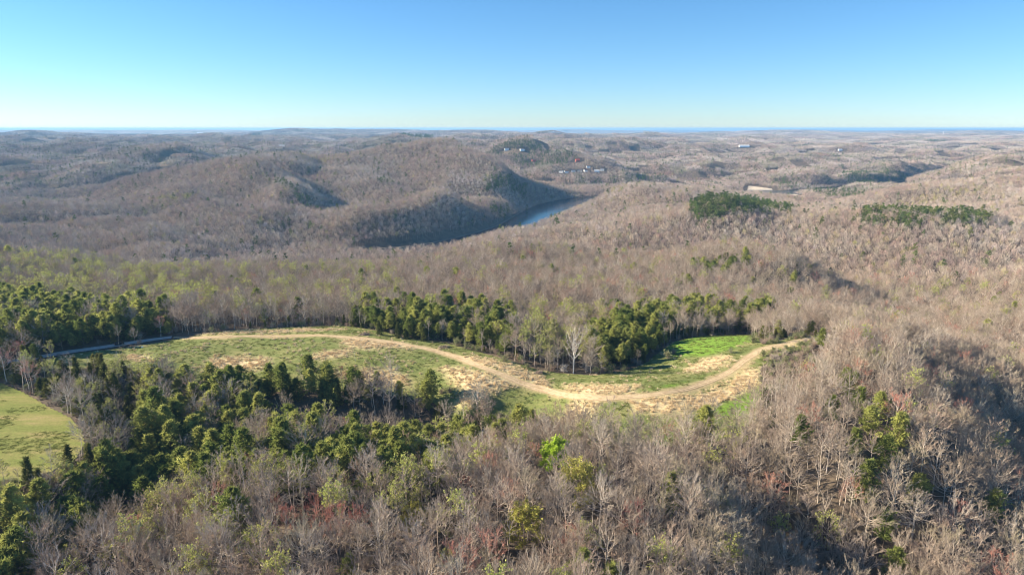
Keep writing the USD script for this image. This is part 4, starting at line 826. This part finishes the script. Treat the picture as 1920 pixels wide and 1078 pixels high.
for kd, name, lb in [('bare_tree', 'bare_wood', 'grey leafless wood filling the slopes behind the nearer trees'), ('slender_tree', 'slender_wood', 'tall pale leafless trunks filling the slopes behind the meadow'), ('red_budding_tree', 'reddish_wood', 'reddish budding crowns dotted through the farther wood'), ('budding_tree', 'budding_wood', 'yellow-green budding crowns dotted through the farther wood'),
    ('pine_tree', 'pine_wood', 'dark green pines massed beyond the nearest ones'), ('cedar_tree', 'cedar_growth', 'small dark conifers beyond the nearest ones'), ('leafy_shrub', 'shrub_growth', 'leafy shrubs beyond the nearest ones'), ('bare_shrub', 'undergrowth', 'low leafless brush on the floor of the wood')]:
    if rest.get(kd): instancer(name, rest[kd], lb, kd)
instancer('far_wood', [upright(kd, p) for kd in plants if kd.startswith('light') for p in plants[kd]], 'grey woods on the farther hills on both sides of the river', 'far_tree')
def tilted(x, y, z, gx, gy, cls, rng):
    n = np.array([-gx, -gy, 1.0]); n /= np.linalg.norm(n)
    ax = np.cross([0, 0, 1.0], n); s = np.linalg.norm(ax); a = math.asin(min(s, 1)) / 2
    ax = ax / s if s > 1e-9 else np.array([1.0, 0, 0]); w1, v1 = math.cos(a), ax * math.sin(a)
    b = rng.integers(4) * math.pi / 4; w2, v2 = math.cos(b), np.array([0, 0, math.sin(b)])
    w = w1 * w2 - v1 @ v2; v = w1 * v2 + w2 * v1 + np.cross(v1, v2)
    return cls, (x, y, z), (w, *v), 1.0
items = []
for (x, y, z, gx, gy), kd in ((mid_groves, 'bare_grove'), (far_groves, 'far_bare_grove')):
    stand = n2(x, y, 300, 16, 3)
    for k in range(len(x)):
        items.append(tilted(x[k], y[k], z[k], gx[k], gy[k], PROTO[kd][int(np.clip((stand[k] * 1.6 + .5) * len(PROTO[kd]) + rng.normal(0, .5), 0, len(PROTO[kd]) - 1))], rng))
instancer('distant_forest', items, 'woods of the distant hills towards the horizon', 'grove')

# grass clumps of the meadow
g = np.random.default_rng(33); x0, y0, x1, y1 = MEADOW.bounds
n = 60000; x, y = g.uniform(x0, x1, n), g.uniform(y0, y1, n); k = inside(MEADOW, x, y); x, y = x[k], y[k]
cv = grass_cover(x, y); d = np.minimum(road_tree.query(np.stack([x, y], -1))[0], gravel_tree.query(np.stack([x, y], -1))[0])
tan = (g.random(len(x)) < cv[:, 0] * .9 + .1 * (n2(x, y, 14, 9, 3) > .06) + .02) & (cv[:, 1] < .4) & (d > 2.8)
green = ~tan & (d > 3.2) & (g.random(len(x)) < .28)
z = ground_z(x, y) + .1
def clumps(m, kd, s0, s1):
    i = np.nonzero(m)[0]; s = g.uniform(s0, s1, len(i)); a = g.uniform(0, math.pi, len(i)); v = g.integers(0, 3, len(i))
    return [(PROTO[kd][v[j]], (x[q], y[q], z[q]), (math.cos(a[j]), 0, 0, math.sin(a[j])), s[j]) for j, q in enumerate(i)]
instancer('straw_grass', clumps(tan, 'grass_clump', .6, 1.25), 'straw-coloured grass standing in clumps over the meadow', 'clump')
green_items = clumps(green, 'green_clump', .6, 1.3)
bx0, by0, bx1, by1 = FIELD.buffer(-1).bounds; fx, fy = g.uniform(max(bx0, -260), bx1, 9000), g.uniform(by0, by1, 9000); k = inside(FIELD.buffer(-1), fx, fy) & (n2(fx, fy, 10, 19, 3) > .06)
x, y = fx[k], fy[k]; z = ground_z(x, y) + .1; green_items += clumps(np.ones(len(x), bool), 'green_clump', .45, 1.0)
instancer('green_grass', green_items, 'short green grass growing over the meadow', 'clump')
# ------------------------------------------------------------------ things made by people
M['black_paint'] = plain('black_paint', (.01, .01, .012), .55, specular_ior_level=.25)
M['tyre'] = plain('tyre', (.02, .02, .02), .9)
M['car_glass'] = plain('car_glass', (.012, .014, .016), .4, specular_ior_level=.3)
M['lamp_glass'] = plain('lamp_glass', (.4, .4, .4), .3)
M['tail_lamp'] = plain('tail_lamp', (.3, .01, .01), .2)
for n_, c_ in [('white_wall', (.78, .77, .74)), ('cream_wall', (.66, .6, .5)), ('red_wall', (.42, .12, .085)), ('grey_roof', (.17, .17, .18)), ('brown_roof', (.16, .11, .085)), ('red_roof', (.45, .11, .07)), ('white_roof', (.72, .72, .72)), ('pane', (.03, .04, .055)), ('pale_wood', (.55, .49, .42)), ('brush_wood', (.27, .2, .15)), ('white_paint', (.8, .8, .78))]:
    M[n_] = ground_mat(n_, [(0.3, tuple(k * .88 for k in c_)), (.7, c_)], .8)
def box(x0, y0, z0, x1, y1, z1): return trimesh.creation.box(bounds=[[x0, y0, z0], [x1, y1, z1]])
def hull(pts): return trimesh.convex.convex_hull(np.array(pts, float))
def heading(line, p):
    k = int(np.clip(cKDTree(line).query(p[:2])[1], 1, len(line) - 2)); d = line[k + 1] - line[k - 1]
    return math.degrees(math.atan2(d[1], d[0]))
cp = on_ground([(226, 650)])[0]; k_ = gravel_tree.query(cp[:2])[1]; cp[:2] = GRAVEL[k_] + [0, -.9]; cp[2] = ground_z(cp[0], cp[1])[0] + .24
car = thing('parked_car', 'black sport utility car parked on the pale gravel road', 'car', cp, heading(GRAVEL, cp))
prof = [(-2.35, .45), (-2.38, .95), (-2.2, 1.08), (1.2, 1.08), (2.2, .95), (2.36, .75), (2.36, .42), (2.2, .32), (-2.2, .32)]
obj('body', hull([(a, w, b) for a, b in prof for w in (-.93, .93)]), M['black_paint'], car)
obj('cabin', hull([(a, w * k, b) for a, b, k in [(-2.28, 1.05, .9), (-2.0, 1.72, .72), (-1.7, 1.78, .72), (.25, 1.76, .72), (1.15, 1.08, .88)] for w in (-1, 1)]), M['black_paint'], car)
for sgn in (-1, 1):
    for a0, a1 in ((-1.75, -.85), (-.78, .1)):
        obj('window', hull([(a0, sgn * .875, 1.16), (a1, sgn * .875, 1.16), (a0 + .05, sgn * .76, 1.62), (a1 - .05, sgn * .76, 1.62), (a0, sgn * .85, 1.16), (a1, sgn * .85, 1.16)]), M['car_glass'], car)
    obj('headlight', box(2.2, sgn * .62 - .2, .68, 2.385, sgn * .62 + .2, .84), M['lamp_glass'], car)
    obj('tail_light', box(-2.4, sgn * .75 - .12, .75, -2.3, sgn * .75 + .12, .98), M['tail_lamp'], car)
    for a in (-1.42, 1.42):
        wheel = trimesh.creation.cylinder(.37, .26, sections=20); wheel.apply_transform(trimesh.transformations.rotation_matrix(math.pi / 2, [1, 0, 0])); wheel.apply_translation([a, sgn * .84, .37])
        wh = obj('wheel', wheel, M['tyre'], car); rim = trimesh.creation.cylinder(.22, .03, sections=16); rim.apply_transform(trimesh.transformations.rotation_matrix(math.pi / 2, [1, 0, 0])); rim.apply_translation([a, sgn * .98, .37]); obj('rim', rim, M['grey_roof'], wh)
obj('windscreen', hull([(.36, -.6, 1.7), (.36, .6, 1.7), (1.1, -.74, 1.14), (1.1, .74, 1.14), (.3, -.6, 1.66), (.3, .6, 1.66), (1.0, -.74, 1.12), (1.0, .74, 1.12)]).apply_translation([.02, 0, .02]), M['car_glass'], car)
p = on_ground([(267, 653)])[0]
sg = thing('notice_board', 'small white board on a post beside the gravel road', 'sign', p, 10)
obj('post', box(-.06, -.06, -.4, .06, .06, 1.1), M['pale_wood'], sg); obj('board', box(-.55, -.1, .5, .55, -.065, 1.25), M['white_paint'], sg)
p = on_ground([(666, 678)])[0]
st = thing('marker_pole', 'thin pale pole standing alone in the meadow', 'pole', p)
obj('pole', trimesh.creation.cylinder(.07, 5.0, sections=10).apply_translation([0, 0, 2.2]), M['pale_wood'], st); obj('cap', trimesh.creation.cylinder(.11, .12, sections=10).apply_translation([0, 0, 4.77]), M['white_paint'], st)
def brush_pile(u, v, R, label):
    g = np.random.default_rng(int(u)); p = on_ground([(u, v)])[0]; n = 160
    a = g.uniform(0, 2 * np.pi, n); r = R * np.sqrt(g.random(n)) * .8; c = np.stack([r * np.cos(a), r * np.sin(a) * .6, g.uniform(.1, 1, n) * (1.5 - r / R)], -1)
    d = g.normal(0, 1, (n, 3)) * [1, 1, .35]; d /= np.linalg.norm(d, axis=1, keepdims=True); ln = g.uniform(.6, 1.6, (n, 1))
    t = thing('brush_pile', label, 'brush pile', p, g.uniform(0, 60)); big = np.arange(n) < 40
    obj('logs', sticks((c - d * ln)[big], (c + d * ln)[big], .13, .07, 5), M['brush_wood'], t); obj('sticks', sticks((c - d * ln)[~big], (c + d * ln)[~big], .05, .02, 3), M['twig'], t)
brush_pile(684, 628, 3.6, 'dark heap of cut brush near the meadow back edge')
brush_pile(833, 652, 4.2, 'brown heap of cut brush beside the dirt road')
brush_pile(1010, 700, 2.6, 'small heap of brush in straw grass above the road')
for u, v, az_, tilt, sc_, lb in [(736, 966, 35, 58, .85, 'pale dead tree leaning steeply to the right in the slender wood'), (694, 1022, 30, 62, .6, 'short pale fallen trunk leaning left of the pale dead tree')]:
    w, t, _ = branchy(950 + u, 16, 2.4, .55, 8, 0, girth=.2, sub=3, twig_n=3); Rm = trimesh.transformations.rotation_matrix(math.radians(tilt), [0, 1, 0])[:3, :3]
    tr = thing('fallen_tree', lb, 'dead tree', on_ground([(u, v)])[0], az_, None, sc_)
    obj('trunk', (w[0] @ Rm.T, w[1]), M['white_bark'], tr); obj('twigs', (t[0] @ Rm.T, t[1]), M['twig'], tr)
def house(u, v, w, d, h, rz, wall, roof, label, cat='house', wins=3, name='house'):
    p = on_ground([(u, v)])[0]
    t = thing(name, label, cat, (p[0], p[1], p[2] + .3), rz); rh = d * .32
    wl = hull([(x_, y_, z_) for x_ in (-w / 2, w / 2) for y_ in (-d / 2, d / 2) for z_ in (-2, h)] + [(x_, 0, h + rh) for x_ in (-w / 2, w / 2)])
    obj('wall', wl, M[wall], t)
    e = .5
    for sgn in (-1, 1):
        a = np.array([(-w / 2 - e, 0, h + rh + .06), (w / 2 + e, 0, h + rh + .06), (w / 2 + e, sgn * (d / 2 + e), h - e * rh / (d / 2) + .06), (-w / 2 - e, sgn * (d / 2 + e), h - e * rh / (d / 2) + .06)])
        rf = obj('roof', hull(np.vstack([a, a + [0, 0, .22]])), M[roof], t)
    if cat == 'house': obj('chimney', box(w * .2, -.45, h, w * .2 + .8, .45, h + rh + .9), M['red_wall'], rf)
    obj('door', box(-.6, -d / 2 - .08, 0, .6, -d / 2 - .01, 2.2), M['brown_roof'], t)
    for sgn in (-1, 1):
        for k in range(wins):
            x_ = (-w / 2 + w * (k + .5) / wins); x_ += 1.6 * (abs(x_) < 1.4 and sgn < 0)
            y_ = sgn * d / 2; obj('window', box(x_ - .6, min(y_ + sgn * .01, y_ + sgn * .07), 1.1, x_ + .6, max(y_ + sgn * .01, y_ + sgn * .07), 2.5), M['pane'], t)
house(684, 531, 12, 8, 3.2, 8, 'cream_wall', 'red_roof', 'house with red roof among bare trees above the meadow'); house(708, 530, 11, 7, 3.0, -6, 'white_wall', 'white_roof', 'white shed among bare trees right of the red-roofed house', 'shed', 2)
for i, (u, v, w, wall, roof, lb) in enumerate([(1052, 324, 15, 'white_wall', 'grey_roof', 'white house leftmost of the row above the river'), (1062, 324, 13, 'white_wall', 'brown_roof', 'white house second from left in the row above the river'), (1075, 323, 15, 'white_wall', 'grey_roof', 'white house third from left in the row above the river'), (1087, 323, 16, 'cream_wall', 'grey_roof', 'cream house in the middle of the row above the river'),
    (1098, 322, 14, 'white_wall', 'brown_roof', 'white house right of the cream one above the river'), (1103, 315, 13, 'white_wall', 'grey_roof', 'white house uphill behind the row above the river'), (1119, 323, 19, 'white_wall', 'white_roof', 'long white house with pale roof near the right end of the row'), (1129, 321, 14, 'white_wall', 'grey_roof', 'white house at the right end of the row above the river')]):
    house(u, v, w, 9, 5.5, (i * 37) % 50 - 25, wall, roof, lb)
for u, v, w, wall, roof, lb in [(950, 282, 18, 'white_wall', 'grey_roof', 'lone pale house on the wooded hill beyond the river, left'), (979, 283, 18, 'white_wall', 'grey_roof', 'lone pale house on the wooded hill beyond the river, right'), (1001, 303, 16, 'red_wall', 'brown_roof', 'reddish house halfway down the wooded hill beyond the river'), (1083, 303, 16, 'red_wall', 'red_roof', 'red-roofed house above the row beyond the river'),
    (1217, 260, 20, 'white_wall', 'grey_roof', 'left of two small white houses on the far plateau'), (1232, 260, 20, 'white_wall', 'grey_roof', 'right of two small white houses on the far plateau'), (1575, 283, 22, 'white_wall', 'white_roof', 'white farm building far off at the right'), (528, 276, 26, 'white_wall', 'white_roof', 'white farm building left of a pair on the far left hills'), (543, 276, 20, 'cream_wall', 'grey_roof', 'cream farm building right of a pair on the far left hills'), (113, 259, 30, 'white_wall', 'white_roof', 'tiny white building in the blue distance at the left')]:
    house(u, v, w, 11, 6, 12, wall, roof, lb, 'house' if w < 20 else 'building', 4, 'house' if w < 20 else 'farm_building')
house(1250, 274, 75, 18, 7, 4, 'red_wall', 'red_roof', 'long red building on the plateau at the right of centre', 'building', 12, 'long_building'); house(1395, 276, 60, 16, 7, 0, 'white_wall', 'white_roof', 'long white building far off on the plateau', 'building', 10, 'long_building'); house(375, 251, 90, 40, 12, 5, 'white_wall', 'white_roof', 'large white building near the horizon at the left', 'building', 8, 'long_building')
x_, y_, _ = Q(1768, 8000, 40); z_ = float(ground_z(x_, y_)[0])
wt = thing('water_tower', 'slim white water tower on the horizon at the right', 'tower', (x_, y_, z_))
H_ = max(80 - z_, 36); obj('column', trimesh.creation.cylinder(1.7, H_, sections=16).apply_translation([0, 0, H_ / 2 - 2]), M['white_paint'], wt)
tank = trimesh.creation.icosphere(3, 1.0); tank.apply_scale([5.5, 5.5, 4]); tank.apply_translation([0, 0, H_ - 2]); obj('tank', tank, M['white_paint'], wt)
print('plants', {k: len(v) for k, v in plants.items()}, len(items), tan.sum(), green.sum())
